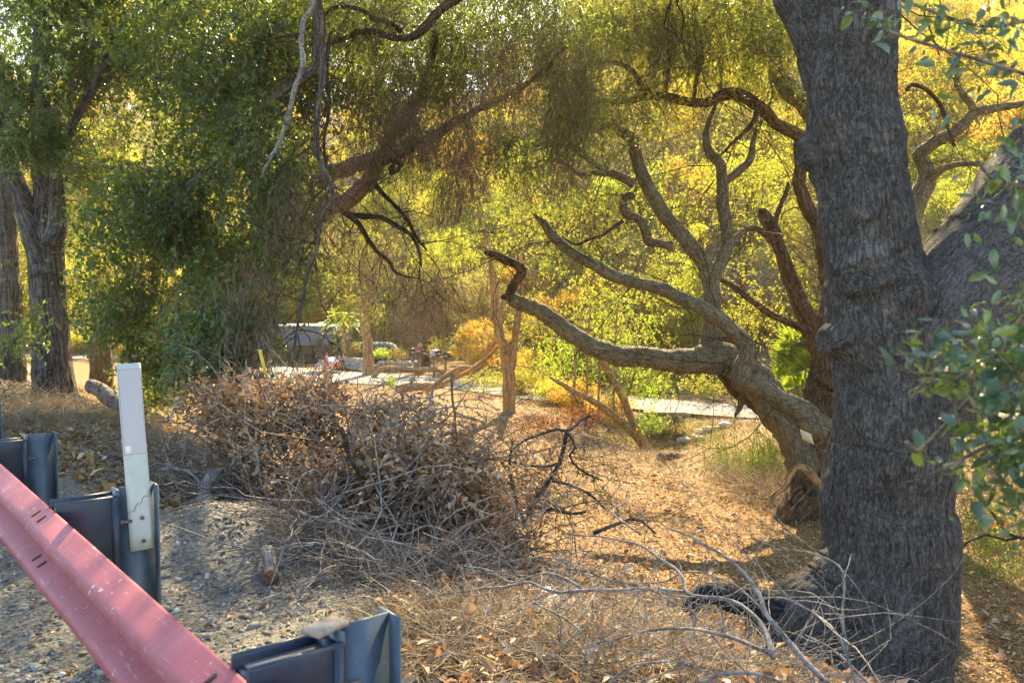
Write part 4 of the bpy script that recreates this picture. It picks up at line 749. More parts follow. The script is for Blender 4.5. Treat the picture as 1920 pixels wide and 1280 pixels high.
curtain(st.root, [(690, 470, ds_-5, 60, 60, 1.2, 240, 0), (820, 520, 26, 60, 80, 2, 260, 0)], TWIG_BROWN, (.8, 2.4), .006)
def fallen(name, label, cat, pts, d, bark=BARK_FAR, sides=14, amp=.01, extra=()):
    p = np.array(pts, float); t = Tree(name, label, cat, at(p[0, 0], p[0, 1], np.atleast_1d(d)[0]), bark); t.limb(pts, d, 'stem' if extra else 'wood', sides=sides, amp=amp)
    for e, de in extra: t.limb(e, de, 'side_branch', sides=10, amp=amp*.5)
    return t
fallen('fallen_limb', 'pale curved fallen limb lying in front of the stone wall and road', 'fallen limb', [(700, 708, 6), (708, 697, 6), (722, 691, 5), (745, 690, 5), (775, 692, 5), (800, 693, 5), (820, 695, 4), (835, 700, 3)], ds_-1.5)
fallen('fallen_limb', 'thick pale log section lying on the chips in front of the curved fallen limb', 'log', [(742, 730, 9), (765, 727, 9), (790, 725, 8), (815, 723, 7), (840, 720, 5)], 31.5)
fallen('fallen_limb', 'bare arching dead limbs rising towards the V shaped trunk', 'fallen limb', [(800, 735, 4), (830, 708, 5), (860, 692, 5), (885, 690, 5), (905, 675, 4.5), (920, 655, 4), (930, 640, 4), (938, 622, 2)], [30, 29.5], extra=(([(830, 720, 4), (860, 706, 4), (890, 690, 4), (915, 668, 3.5), (935, 650, 3)], [29.6, 29.2]), ([(905, 672, 3), (915, 650, 3), (922, 640, 2)], 29.5)))
b3, d3 = hit(1212, 846)
yt = Tree('oak_tree', 'pair of thin mossy leaning stems arching left above the creek bed', 'tree', b3, BARK_FAR)
yt.limb([(1214, 852, 12), (1208, 835, 10), (1198, 812, 9), (1184, 786, 8), (1172, 755, 7), (1158, 725, 7), (1144, 700, 6), (1130, 680, 6), (1115, 655, 5), (1095, 620, 4)], d3, 'trunk', sides=24, amp=.01)
yt.limb([(1206, 835, 9), (1185, 806, 8), (1160, 785, 7), (1130, 765, 7), (1100, 745, 6), (1070, 730, 5), (1042, 714, 4), (1030, 706, 2)], [d3, d3-.4], 'trunk', sides=20, amp=.008)
for x, y0, y1 in ((1100, 560, 745), (1122, 600, 770), (1150, 570, 800), (1077, 610, 735)):
    yt.limb([(x, y1, 2), (x+2, (y0+y1)/2, 2), (x+8, y0, 1.2)], d3-.2, sides=6, amp=0)
foliage(yt.root, [(1080, 430, 23, 120, 120, 1.6, 330, .05), (1300, 400, 23, 160, 140, 1.8, 420, .05), (1180, 540, 24, 120, 70, 1.2, 200, .05), (1420, 560, 22, 90, 90, 1.2, 200, .05), (950, 330, 24, 90, 90, 1.4, 220, .05), (1430, 260, 22, 100, 100, 1.4, 240, .05)], LEAF_MID, TWIG_BROWN, L=.5, ll=.066, lw=.034, nl=10, name='upper_foliage')
yt.twigs(70, (.5, 1.5), .008, .2, TWIG_BROWN)
foliage(yt.root, [(1110, 660, d3+.5, 90, 50, 1.2, 260, 0), (1200, 740, d3, 70, 60, 1., 170, 0), (1060, 650, d3+1, 60, 60, 1., 130, 0), (1150, 590, d3+1, 90, 60, 1.2, 220, 0), (1220, 690, d3+1, 60, 40, 1, 90, 0)], LEAF_BRIGHT, TWIG_BROWN, L=.5, ll=.06, lw=.030)
kt = Tree('stump', 'dead grey leaning stump by the pale road between the V tree and creek', 'stump', hit(1046, 752)[0], BARK_LEFT)
kd = hit(1046, 752)[1]
kt.limb([(1045, 758, 8), (1050, 742, 7), (1056, 728, 6), (1058, 720, 4)], kd, 'wood', sides=14, amp=.02); kt.limb([(1030, 748, 3), (1040, 732, 3), (1048, 720, 2)], kd, 'side_branch', sides=8, amp=0)

# ------------------------------------------------------------------ hillside woods: a few grown prototypes, then individuals
def proto_crown(n_clump, per, R_, H_, leafL, leafW, zc, sq=.75):
    c = nrm(rng.normal(size=(n_clump, 3)))*(rng.random((n_clump, 1))**.45)*np.array([R_, R_, H_]); c[:, 2] += zc
    c += .5*np.stack([vnoise(c*.6+k*9) for k in range(3)], -1)
    C = np.repeat(c, per, 0); s = np.repeat(rng.uniform(.35, .95, n_clump), per)[:, None]; C = C+nrm(rng.normal(size=C.shape))*s*(rng.random((len(C), 1))**.5)*np.array([1.1, 1.1, sq])
    d = nrm(rng.normal(size=C.shape)-np.array([0, 0, .5])); nn = nrm(rng.normal(size=C.shape)+np.array([0, 0, .7])); q = rng.uniform(.6, 1.3, len(C))
    V, F = leaves(C, d, nn, leafL*q, leafW*q, .2, .1); a = np.repeat(rng.uniform(0, .93, n_clump), per)*.6+rng.uniform(0, .95, len(C))*.4
    a[rng.random(len(C)) < .015] = 1.; return c, V, F, np.repeat(a, 2)
def proto_tree(name, label, cat, H, R_, HH, lean, nc, per, leaf, bark, lm, group):
    root = thing(name, label, cat, (0, 0, 0), group)
    z = np.linspace(-.6, H, 8); C = np.stack([lean*(z/H)**2*np.sign(z)+.12*np.sin(z*1.3), .1*np.cos(z*1.7), z], -1)
    V, F, bk = tube(spline(np.c_[C, np.linspace(.19, .06, 8)], 26)[:, :3], np.linspace(.19, .06, 26), 10, .015, rng.uniform(0, 9)); mk('trunk', V, F, bark, root, vattr=bk, smooth=True)
    c, V2, F2, a = proto_crown(nc, per, R_, HH, leaf, leaf*.5, H*.78+lean*0); V2[:, 0] += lean*.7
    b = Bag()
    for i in rng.choice(len(c), min(18, len(c)), replace=False):
        e = c[i]+np.array([lean*.7, 0, 0]); s = C[rng.integers(3, 7)]; m = (s+e)/2+rng.normal(size=3)*.2+np.array([0, 0, -.2]); V, F, bk = tube(spline(np.array([s, m, e]), 9), np.linspace(.06, .02, 9), 5, 0); b.add(V, F, None, bk)
    b.obj('limbs', bark, root, smooth=True); stuff(root.children[-1]); b = Bag(); b.add(V2, F2, a); stuff(b.obj('crown', lm, root)); return root
protos = [proto_tree('hillside_tree', 'broad yellow green backlit tree on the wooded hillside behind the road', 'tree', 4.6, 2.9, 2.2, .6, 46, 330, .115, BARK_FAR, LEAF_FAR, 'backlit trees on the hillside'),
          proto_tree('hillside_tree', 'broad yellow green backlit tree on the wooded hillside behind the road', 'tree', 6.0, 2.3, 3.0, -.9, 50, 300, .10, BARK_ROUGH, LEAF_FAR, 'backlit trees on the hillside'),
          proto_tree('hillside_tree', 'dull sage green tree standing on the wooded hillside', 'tree', 5.0, 2.6, 2.4, .3, 42, 300, .11, BARK_FAR, LEAF_SAGE, 'sage green trees on the hillside')]
bush = thing('bush', 'low yellow green bush growing at the foot of the wooded hillside', 'bush', (0, 0, 0), 'bushes at the hill foot')
c, V, F, a = proto_crown(26, 260, 1.25, .75, .085, .045, .75); b = Bag(); b.add(V, F, a); stuff(b.obj('crown', LEAF_FAR, bush))
P = np.stack([np.zeros((60, 3))+rng.normal(size=(60, 3))*.1*np.array([1, 1, 0]), rng.normal(size=(60, 3))*.35+np.array([0, 0, .5]), rng.normal(size=(60, 3))*.6+np.array([0, 0, 1.])], 1); b = Bag(); b.add(*batch_twigs(P, np.array([[.015, .010, .004]])*np.ones((60, 1)))); stuff(b.obj('stems', TWIG_BROWN, bush))
first = [True]*4; placed = []
def put(i, x, y, sc, rz=None, z=None, lab=None):
    src = protos[i] if i < 3 else bush
    rz = rng.uniform(0, 6.28) if rz is None else rz; z = float(ground(x, y))-.05 if z is None else z
    r = dup(src, (x, y, z), rz, sc, lab)
    if lab: del r['group']
def road_y(x): return np.interp(x, ROAD[:, 0], ROAD[:, 1])
ys = 36.; n_t = 0
cand = []
for ring, (y0, step) in enumerate([(36, 4.2), (42, 4.4), (48, 4.8), (54, 5.), (60, 5), (66, 5.5), (72, 6), (79, 6.5), (87, 7.5), (96, 8.5), (106, 9), (118, 10), (132, 11)]):
    for x in np.arange(-y0*.78, y0*.78, step):
        xx = x+rng.uniform(-.45, .45)*step; yy = y0+rng.uniform(-2.3, 2.3)
        hs = hill_start(xx)
        if yy < hs+1.2: continue
        if yy > 150 or abs(xx) > 93: continue
        cand.append((xx, yy))
for x, y in cand:
    sc = rng.uniform(1.05, 1.6)*(1.+.006*max(0, y-60))*(.72 if y < 48 else 1); i = rng.choice([0, 1, 2], p=[.46, .38, .16]); put(i, x, y, sc)
for k in range(95):
    x = rng.uniform(-40, 42); y = hill_start(x)+rng.uniform(0.2, 9)
    put(3, x, y, rng.uniform(.7, 1.5))
# garden and roadside woods left of centre, between the road and the hill
for x, y, i, s, lab in ((-22, 58, 0, 1., 'broad garden tree standing behind the leaning oak, left of the covered trailer'), (-26, 54, 1, 1.1, 'upright tree across the road, seen between the split trunk and the leaning oak'), (-15, 60, 1, 1.1, 'upright tree rising directly behind the tarpaulin covered trailer'), (-31, 58, 2, 1.2, 'sage green tree across the road behind the furrowed twin stemmed trunk'),
                       (-9, 58, 0, 1.05, 'broad backlit tree behind the green grey propane tank'), (-3.5, 56, 1, 1.15, 'upright backlit tree behind the right end of the mailbox row'), (0.5, 52, 0, 1., 'broad glowing tree far behind the right fork of the V trunk'), (3.5, 47, 1, .95, 'upright glowing tree behind the arching mossy stems'), (5.5, 42, 0, .95, 'broad yellow tree beyond the pale road behind the long crooked limbs'),
                       (-36, 52, 0, 1.1, 'broad tree across the road at the far left'), (-19, 65, 0, 1.2, 'tall broad tree on the slope above the covered trailer'), (-1.5, 46.5, 2, .9, 'sage green tree right behind the V shaped trunk'), (2.3, 41, 0, .75, 'small broad glowing tree just beyond the road right of the V trunk'), (8.2, 38.5, 1, .8, 'slim backlit tree beyond the road behind the sprawling oak'), (-1.2, 38.9, 0, .5, 'small leafy tree just left of the V trunk by the road'),
                       (-6, 62, 0, 1.2, 'tall broad tree above the mailboxes'), (-12, 66, 0, 1.2, 'tall broad tree on the slope behind the pole like trunk')):
    put(i, x, y, s, lab=lab)
for x, y, s, lab in ((.3, 34.1, .7, 'low bush behind the foot of the V trunk on its right'), (1.5, 40.5, .9, 'round bush beyond the road right of the V trunk'), (3.2, 37.5, .8, 'round bush beyond the road behind the mossy leaning stems'), (0.2, 42.3, .9, 'bush deep behind the V trunk across the road'), (-24, 52.6, 1, 'bush across the road behind the split reddish trunk'), (-28, 56, 1.1, 'bush across the road seen past the furrowed trunk'), (-21.5, 54, .8, 'bush across the road behind the leaning oak trunk'), (5.4, 34.5, .75, 'bush on the far road edge above the culvert'), (2.4, 30.0, .7, 'bush on the near road edge left of the mossy stems'), (1.5, 31, .6, 'small bush on the near road edge beside the dead grey stump'), (3.4, 28.2, .6, 'small bush between the mossy leaning stems and the road')): put(3, x, y, s, lab=lab)
for r_ in protos+[bush]:                                      # the prototypes themselves stand on the hill too
    r_.location = (float(-20+9*protos.index(r_)) if r_ in protos else -6., 74., float(ground(-20., 74.))-.1)
# scrub and dry brush covering the slope
def scrub():
    n = 900; x = rng.uniform(-70, 75, n*3); y = rng.uniform(33, 118, n*3); k = (y > hill_start(x)) & (np.abs(x) < .72*y); x, y = x[k][:n], y[k][:n]; n = len(x)
    per = 62; C = np.repeat(np.stack([x, y, ground(x, y)], -1), per, 0)+rng.normal(size=(n*per, 3))*np.array([.75, .75, .4])+np.array([0, 0, .5])
    V, F = leaves(C, nrm(rng.normal(size=C.shape)), nrm(rng.normal(size=C.shape)+np.array([0, 0, .5])), np.full(len(C), .13), np.full(len(C), .06)); a = np.repeat(np.repeat(rng.random(n), per), 2); b = Bag(); b.add(V, F, a)
    stuff(b.obj('hillside_scrub', LEAF_SAGE))
    m = 5200; x = rng.uniform(-20, 30, m*2); y = hill_start(x)+rng.uniform(-.5, 12, m*2); x, y = x[:m], y[:m]; B = np.stack([x, y, ground(x, y)], -1); D = nrm(rng.normal(size=(m, 3))*.6+np.array([0, 0, 1.])); L = rng.uniform(.5, 1.8, (m, 1))
    P = np.stack([B, B+D*L*.5, B+nrm(D+rng.normal(size=(m, 3))*.5)*L], 1); b = Bag(); b.add(*batch_twigs(P, np.array([[.012, .009, .004]])*np.ones((m, 1)))); stuff(b.obj('dry_brush', TWIG_TAN))
scrub()
# ------------------------------------------------------------------ place across the road: covered trailer, cones, wall, mailboxes, garden
TARP = simple('grey_tarpaulin', (.075, .095, .11), .6, .12, 3); NET = simple('dark_brown_netting', (.055, .038, .028), .85, .45, 9, .02, bs=.6)
WHITE = simple('white_painted_metal', (.42, .40, .37), .6, .1); 
def sheet(fn, nu, nv, thick=.02):
    u, v = np.meshgrid(np.linspace(0, 1, nu), np.linspace(0, 1, nv)); P = fn(u, v).reshape(-1, 3); i = np.arange(nv-1)[:, None]*nu; j = np.arange(nu-1)[None]
    F = np.stack([i+j, i+j+1, i+j+1+nu, i+j+nu], -1).reshape(-1, 4); return P, F
def trailer():
    d = 49.; x0, x1 = at(506, 600, d)[0], at(619, 600, d)[0]; zb = -2.5; zt = at(560, 612, d)[2]; y0 = at(560, 660, d)[1]; dep = 2.3; w_ = x1-x0
    root = thing('covered_trailer', 'trailer draped in a folded blue grey tarpaulin above dark sagging netting', 'trailer', ((x0+x1)/2, y0, zb))
    # rounded box perimeter path
    zm = at(560, 644, d)[2]
    def per(u):     # closed loop around the plan
        a = u*2*np.pi; cx = np.sign(np.cos(a))*np.abs(np.cos(a))**.35; sy = np.sign(np.sin(a))*np.abs(np.sin(a))**.35
        return cx, sy
    def tarp(u, v):
        cx, sy = per(u); k = np.clip(v*1.6, 0, 1); top = v > .62; s = np.where(v < .25, v/.25, 1.)
        h = np.where(v < .25, zt+.12-.10*(v/.25)**2, zt-(zt-zm+.06)*((v-.25)/.75)); s = np.where(v < .25, np.sin(v/.25*np.pi/2), 1.02+.02*v)
        drop = np.clip((v-.25)/.75, 0, 1)
        cat = .10*np.sin(u*2*np.pi*9+drop*3.5*np.cos(u*12))*drop+.09*np.abs(np.sin(u*2*np.pi*5+1.+drop*2))*drop+.03*np.sin(u*60+drop*8)*drop
        x = (x0+x1)/2+cx*(w_/2*s+cat*s); y = y0+dep/2+sy*(dep/2*s+cat*s)
        h = h+.10*drop*np.sin(u*2*np.pi*2+.7)+.12*drop*np.where(cx > .5, 1, 0)*0 - .14*np.exp(-((cx)/.5)**2)*0 - .05*np.sin(u*2*np.pi*6)*drop**2
        h = h+.22*drop*(cx > 0)*cx*.6
        return np.stack([x, y, h], -1)
    P, F = sheet(tarp, 160, 40); mk('tarpaulin', P, F, TARP, root, smooth=True)
    def rim(u, v):
        cx, sy = per(u); h = zb+.02+(zm+.12-zb)*v+.14*(cx > 0)*cx*v
        bul = .05*np.abs(np.sin(v*np.pi*4+.6*np.sin(u*40)+u*9))+.03*np.sin(u*2*np.pi*14+v*6)-.03
        return np.stack([(x0+x1)/2+cx*(w_/2-.02+bul), y0+dep/2+sy*(dep/2-.02+bul), h-.05*np.abs(np.sin(u*2*np.pi*7))*v], -1)
    P, F = sheet(rim, 200, 44); mk('netting', P, F, NET, root, smooth=True)
    C = np.array([((x0+x1)/2+per(u)[0]*(w_/2+.06), y0+dep/2+per(u)[1]*(dep/2+.06), zm+.05+.22*max(0, per(u)[0])*.6-.03*math.sin(u*40)) for u in np.linspace(0, 1, 120)])
    V, F, bk = tube(C, np.full(120, .018), 5, lump=.2); mk('rope', V, F, STRAW, root, vattr=bk)
    for i in range(2):
        c = np.array([x0+w_*(.3+.35*i), y0-.02, zb+.3]); b = Bag(); V, F, bk = tube(np.array([c+[0, .25, 0], c+[0, .12, 0], c]), [.3, .3, .28], 20, lump=0); b.add(V, F); b.obj('wheel', simple('black_tyre', (.02, .02, .02), .8), root)
    # pale roof of the cabin behind
    r2 = thing('shed', 'white flat roofed shed partly hidden behind the tarpaulin covered trailer', 'shed', ((x0+x1)/2+.6, y0+4.5, zb))
    b = Bag(); b.add(*box((x0+w_*.80, y0+4.5, zb+.95), 2.1, 2.4, 1.9)); b.obj('wall', simple('tan_stucco', (.42, .33, .24), .9), r2)
    b = Bag(); V, F = box((x0+w_*.80, y0+4.3, zb+1.98), 2.4, 3.0, .10); V[:, 2] += (V[:, 1]-y0-4.3)*.10; b.add(V, F); b.obj('roof', WHITE, r2)
    b = Bag(); b.add(*box((x0+w_*1.0, y0+3.27, zb+1.1), .5, .05, .6)); b.obj('window', simple('dark_window_glass', (.03, .04, .05), .1), r2)
trailer()
dl = 48.2
hp = thing('tarp_heap', 'low crumpled pale blue plastic sheet heap between trailer and traffic cones', 'plastic sheet', at(618, 672, dl)); 
u, v = np.meshgrid(np.linspace(-1, 1, 40), np.linspace(-1, 1, 24)); c0 = at(622, 674, dl); X = c0[0]+u*.95; Y = c0[1]+v*.6; Zz = -2.5+.42*np.clip(1-u**2, 0, 1)*np.clip(1-v**2, 0, 1)**.7+.06*vnoise(np.stack([u*4, v*4, u*0], -1))*np.clip(1-u**2, 0, 1)*np.clip(1-v**2, 0, 1)
i = np.arange(23)[:, None]*40; j = np.arange(39)[None]; mk('sheet', np.stack([X, Y, Zz-.01], -1), np.stack([i+j, i+j+1, i+j+41, i+j+40], -1).reshape(-1, 4), simple('pale_blue_plastic', (.42, .52, .60), .4, .15, 4), hp, smooth=True)
# cones
OR = simple('orange_cone_plastic', (.80, .13, .03), .5, .08); WB = simple('white_reflective_band', (.75, .75, .72), .4, .05)
def cone(loc, label, tilt=0.):
    root = thing('traffic_cone', label, 'traffic cone', loc, 'traffic cones at the road edge'); loc = np.array(loc)
    def ring(z0, z1, r0, r1, n=24):
        V, F, bk = tube(np.array([loc+[tilt*z0, 0, z0], loc+[tilt*(z0+z1)/2, 0, (z0+z1)/2], loc+[tilt*z1, 0, z1]]), [r0, (r0+r1)/2, r1], n, lump=0); return V, F
    f = lambda z: .135-.105*(z/.72)
    b = Bag(); b.add(*box(loc+np.array([0, 0, .02]), .36, .36, .035)); b.obj('base', OR, root)
    for z0, z1, m, n in ((.03, .30, OR, 'cone_body'), (.30, .42, WB, 'band'), (.42, .49, OR, 'cone_body'), (.49, .60, WB, 'band'), (.60, .72, OR, 'cone_body')):
        b = Bag(); b.add(*ring(z0, z1, f(z0), f(z1))); b.obj(n, m, root, smooth=False)
q = hit(613, 687)[0]; cone((q[0], q[1], -2.5), 'left one of two orange traffic cones with white bands standing on the road edge')
q = hit(628.5, 692)[0]; cone((q[0], q[1], -2.47), 'right one of two orange traffic cones with white bands, next to the stone wall end', .04)
# dry stone wall
def stone_proto(k):
    n = 12; me = []; rr = np.random.default_rng(k); th = np.linspace(0, np.pi, 7)[1:-1]; ph = np.linspace(0, 2*np.pi, 9)[:-1]; V = [[0, 0, 1.]]+[[math.sin(t)*math.cos(p), math.sin(t)*math.sin(p), math.cos(t)] for t in th for p in ph]+[[0, 0, -1.]]
    V = np.array(V); V = np.sign(V)*np.abs(V)**.75; V = V*(1+.14*rr.normal(size=(len(V), 1))); F = []
    for j in range(8): F.append([0, 1+j, 1+(j+1) % 8])
    for i in range(4):
        for j in range(8): a, b_, c_, d_ = 1+i*8+j, 1+i*8+(j+1) % 8, 9+i*8+(j+1) % 8, 9+i*8+j; F += [[a, d_, c_], [a, c_, b_]]
    for j in range(8): F.append([41, 33+(j+1) % 8, 33+j])
    return V, np.array(F)
def stonemat(col, nm): return simple(nm, col, .9, .3, 4, .02, bs=.5)
SM = [stonemat((.36, .32, .27), 'tan_stone'), stonemat((.44, .40, .34), 'pale_stone'), stonemat((.26, .25, .25), 'grey_stone'), stonemat((.33, .27, .21), 'brown_stone')]
def wall():
    a0 = hit(636, 691)[0]; root = thing('stone_wall', 'low dry laid wall of rounded pale stones edging the garden across the road', 'stone wall', (a0[0]+3, a0[1], -2.5))
    pm = []
    for k in range(4):
        V, F = stone_proto(k); o = mk('stone', V, F, SM[k], root, smooth=True); pm.append(o.data); bpy.data.objects.remove(o)
    def stones(pxa, pya, pxb, pyb, rows, w, h):
        A = hit(pxa, pya)[0]; B = hit(pxb, pyb)[0]; L = np.linalg.norm((B-A)[:2]); n = int(L/w)
        for r in range(rows):
            for i in range(n):
                s = (i+.5*(r % 2)+rng.uniform(-.12, .12))/n; p = A+(B-A)*s; sc = rng.uniform(.85, 1.2)
                o = bpy.data.objects.new('stone', pm[rng.integers(4)]); COL.objects.link(o); o.parent = root; o.matrix_parent_inverse = Matrix.Translation(-root.location)
                o.location = (p[0], p[1]+r*.07+rng.uniform(-.04, .04), -2.5+h*.45+r*h*.86); o.scale = (w*.56*sc, w*.42, h*.54*sc); o.rotation_euler = (rng.uniform(-.2, .2), rng.uniform(-.25, .25), rng.uniform(0, 6.3) if False else rng.uniform(-.4, .4))
    stones(636, 690, 700, 699, 3, .30, .24)
    stones(706, 696, 790, 697, 2, .40, .28)
    return root
wall()
# mailboxes
PLATE = simple('pale_number_plate', (.75, .74, .70), .5, .05)
def mailbox(px, py, d, col, label, yaw=0., plate=(0, .0), s=1.):
    c = at(px, py, d); root = thing('mailbox', label, 'mailbox', c, 'mailboxes along the driveway'); X = np.array([math.cos(yaw), math.sin(yaw), 0]); Yv = np.array([-math.sin(yaw), math.cos(yaw), 0])
    w_, h = .115*s, .12*s; sec = [(-w_, -.12*s), (w_, -.12*s)]+[(w_*math.cos(a), .03*s+h*math.sin(a)) for a in np.linspace(0, np.pi, 12)]
    m = simple('mailbox_paint', col, .45, .15, 5); b = Bag(); b.add(*prism(sec, .0, .48, c, X, Z3, Yv)); b.obj('body', m, root)
    b = Bag(); b.add(*prism([(x*1.06, y*1.04) for x, y in sec], -.022, -.002, c, X, Z3, Yv)); b.obj('door', m, root)
    b = Bag(); b.add(*box(c+X*(w_+.012)+Yv*.15+Z3*.06, .01, .05, .16)); b.obj('flag', OR, root)
    b = Bag(); b.add(*box(c-Yv*.027+Z3*(-.035)+X*.02, w_*1.3, .006, .045, (X, Yv, Z3))); b.obj('number_plate', PLATE, root)
md = 40.5
for a in ((773, 659, (.012, .028, .024), 'black mailbox at the left end of the row, left of the red one', .1), (784, 657, (.42, .03, .03), 'red mailbox beside the black one, with a tan parcel on top', 0.), (795, 661, (.02, .02, .022), 'small dark mailbox right of the red one against the tree', .5), (810, 662, (.62, .62, .64), 'white mailbox right of the tree trunk', -.5), (815.5, 663, (.05, .17, .17), 'teal green mailbox overlapping the white one', .1), (823, 662, (.02, .02, .05), 'dark blue mailbox right of the teal one', .2), (836, 666, (.02, .025, .022), 'black mailbox at the right end of the row', -.4)):
    mailbox(a[0], a[1], md, a[2], a[3], a[4])
pp = at(788, 648, md+.2); V, F = box(pp, .22, .24, .16, (np.array([.9, .1, .42]), np.array([-.1, 1, 0]), np.array([-.42, 0, .9]))); tag(mk('parcel', V, F, simple('tan_cardboard', (.55, .38, .20), .8)), 'tan cardboard parcel tilted on top of the red mailbox', 'parcel')
def stand(px0, px1, py, label):
    a, b_ = at(px0, py, md), at(px1, py, md); root = thing('mailbox_stand', label, 'mailbox stand', ((a[0]+b_[0])/2, a[1], -2.5)); m = simple('old_stand_wood', (.22, .14, .09), .85, .3)
    b = Bag(); b.add(*box(((a[0]+b_[0])/2, a[1]+.2, a[2]), abs(b_[0]-a[0])+.1, .22, .05)); b.obj('shelf', m, root)
    for f in (.5,) if px1-px0 < 30 else (.2, .85): b = Bag(); b.add(*box((a[0]+(b_[0]-a[0])*f, a[1]+.2, (a[2]-2.55)/2-.03), .09, .09, a[2]+2.55)); b.obj('post', m, root)
stand(770, 798, 665, 'wooden post and shelf carrying the black and red mailboxes'); stand(806, 840, 670, 'wooden shelf on two posts carrying the white and teal mailboxes')
# propane tank
c = at(702, 641, 46.5); root = thing('propane_tank', 'dull green grey rounded tank half hidden behind the pole trunk in the garden', 'tank', (c[0], c[1], -2.5))
L = np.linspace(-1, 1, 30); prof = .62*np.sqrt(np.clip(1-(np.clip((np.abs(L)-.55)/.45, 0, 1))**2, .0, 1))+.001; V, F, bk = tube(np.stack([c[0]+L*1.35, c[1]+0*L, -2.5+.75+0*L], -1), prof, 32, lump=0); mk('shell', V, F, simple('dull_green_paint', (.05, .08, .075), .75, .12), root, smooth=True)
for s in (-.7, .7): b = Bag(); b.add(*box((c[0]+s, c[1], -2.4), .12, .8, .3)); b.obj('leg', SM[2], root)
# garden planting
def shrub(name, label, px, py, d, rx, ry, rd, n, lm, ll, upright=False, nl=9, cat='shrub'):
    c = at(px, py+ry, d); root = thing(name, label, cat, c)
    foliage(root, [(px, py, d, rx, ry, rd, n, -1.)], lm, TWIG_BROWN, L=.3, nl=nl, ll=ll, lw=ll*.45, droop=-.3 if upright else .4, down=-1. if upright else .2); return root
gt = Tree('garden_tree', 'young palm like tree with a pale trunk and drooping bright green fronds by the trailer', 'tree', at(647, 672, 46.), BARK_FAR)
gt.limb([(648, 674, 7), (647, 655, 6), (645, 630, 5), (642, 605, 4), (640, 592, 3)], 46., 'trunk', sides=16, amp=.01)
def fronds(root, c, n, L, nl, ll, mat, spread=1.):
    b = Bag(); st_ = []
    for i in range(n):
        a = rng.uniform(0, 6.28); e = rng.uniform(-.1, .9); D = np.array([math.cos(a)*math.cos(e), math.sin(a)*math.cos(e), math.sin(e)]); u = np.linspace(0, 1, 8)[:, None]
        P = c+D*u*L*rng.uniform(.8, 1.1)-np.array([0, 0, 1])*u**2*L*.55*spread; st_.append(P); T = nrm(np.gradient(P, axis=0)); S = nrm(np.cross(T, [0, 0, 1.]))
        t = np.linspace(.15, 1, nl); Q = np.stack([np.interp(t, u[:, 0], P[:, k]) for k in range(3)], -1); Sq = np.stack([np.interp(t, u[:, 0], S[:, k]) for k in range(3)], -1); Tq = np.stack([np.interp(t, u[:, 0], T[:, k]) for k in range(3)], -1)
        for sg in (-1, 1):
            V, F = leaves(Q, Sq*sg+Tq*.5-np.array([0, 0, .25]), np.tile([0, 0, 1.], (nl, 1)), np.full(nl, ll)*np.sin(np.pi*(.15+.8*t)), np.full(nl, ll*.28)); b.add(V, F, np.full(len(F), rng.random()))
        b.n
    P = np.array(st_); stuff(b.obj('fronds', mat, root)); b2 = Bag(); b2.add(*batch_twigs(P, np.linspace(.015, .004, 8)[None]*np.ones((n, 1)))); stuff(b2.obj('frond_stalks', TWIG_TAN, root))
fronds(gt.root, at(640, 597, 46.), 34, 1.25, 18, .34, LEAF_BRIGHT)
shrub('cypress', 'narrow dark green columnar evergreen between trailer and garden tree', 633, 645, 47.5, 7, 24, .5, 150, LEAF_DARK, .08, True)
shrub('cypress', 'taller dark evergreen left of the pole trunk, in front of the green tank', 668, 622, 47.5, 9, 42, .6, 260, LEAF_DARK, .08, True)
shrub('evergreen_tree', 'large dark green conifer like tree behind the tank', 735, 590, 50, 36, 75, 1.4, 900, LEAF_DARK, .10, True, cat='tree')
shrub('shrub', 'grey green feathery shrub on the wall left of the pole trunk', 663, 662, 45.5, 14, 16, .5, 130, LEAF_SAGE, .09, True)
shrub('shrub', 'bright green leafy plants glowing on the wall right of the pole trunk', 712, 667, 44.5, 15, 7, .5, 110, LEAF_BRIGHT, .09, True)
shrub('shrub', 'grey brown dry bush behind the stone wall left of the mailboxes', 745, 668, 44.5, 22, 12, .6, 130, LEAF_SAGE, .08, True)
shrub('shrub', 'dark bush right of the tank below the conifer', 722, 645, 47.5, 18, 16, .6, 150, LEAF_DARK, .09)
shrub('shrub', 'small yellow green sprouts beside the thick pale log', 733, 722, 31, 9, 9, .2, 50, LEAF_BRIGHT, .06, True)
shrub('shrub', 'yellow green bush behind the right hand mailboxes', 830, 650, 43.5, 34, 22, .8, 220, LEAF_MID, .10)
shrub('shrub', 'tall yellow tinged thicket right of the mailboxes', 880, 640, 40, 40, 38, 1.2, 330, LEAF_SAGE, .10)
shrub('shrub', 'dry twiggy thicket left of the trailer', 480, 640, 49, 40, 30, 1.2, 300, LEAF_SAGE, .11)
shrub('shrub', 'rust coloured dead bush at the clearing edge above the arching stems', 1090, 790, 23.5, 55, 24, .8, 300, LEAF_RUST, .05, True)
shrub('shrub', 'rust coloured dry weeds beside the creek bed', 1010, 800, 24.5, 50, 14, .7, 150, LEAF_RUST, .05, True)
for (x, y, d, rx, ry, n, lab) in ((920, 712, 34, 60, 26, 240, 'low leafy weeds hiding the road between the fallen limbs and the V trunk'), (1010, 700, 33, 50, 40, 300, 'leafy yellow green bush in front of the pale road'), (1330, 720, 31, 60, 22, 200, 'green sprigs hanging over the right part of the road'), (1130, 600, 30, 70, 60, 330, 'glowing bush behind the broken lower limb'), (1000, 600, 31, 60, 60, 300, 'glowing bush right of the V trunk')):
    shrub('bush', lab, x, y, d, rx, ry, 1.1, n, LEAF_MID, .08, cat='bush')
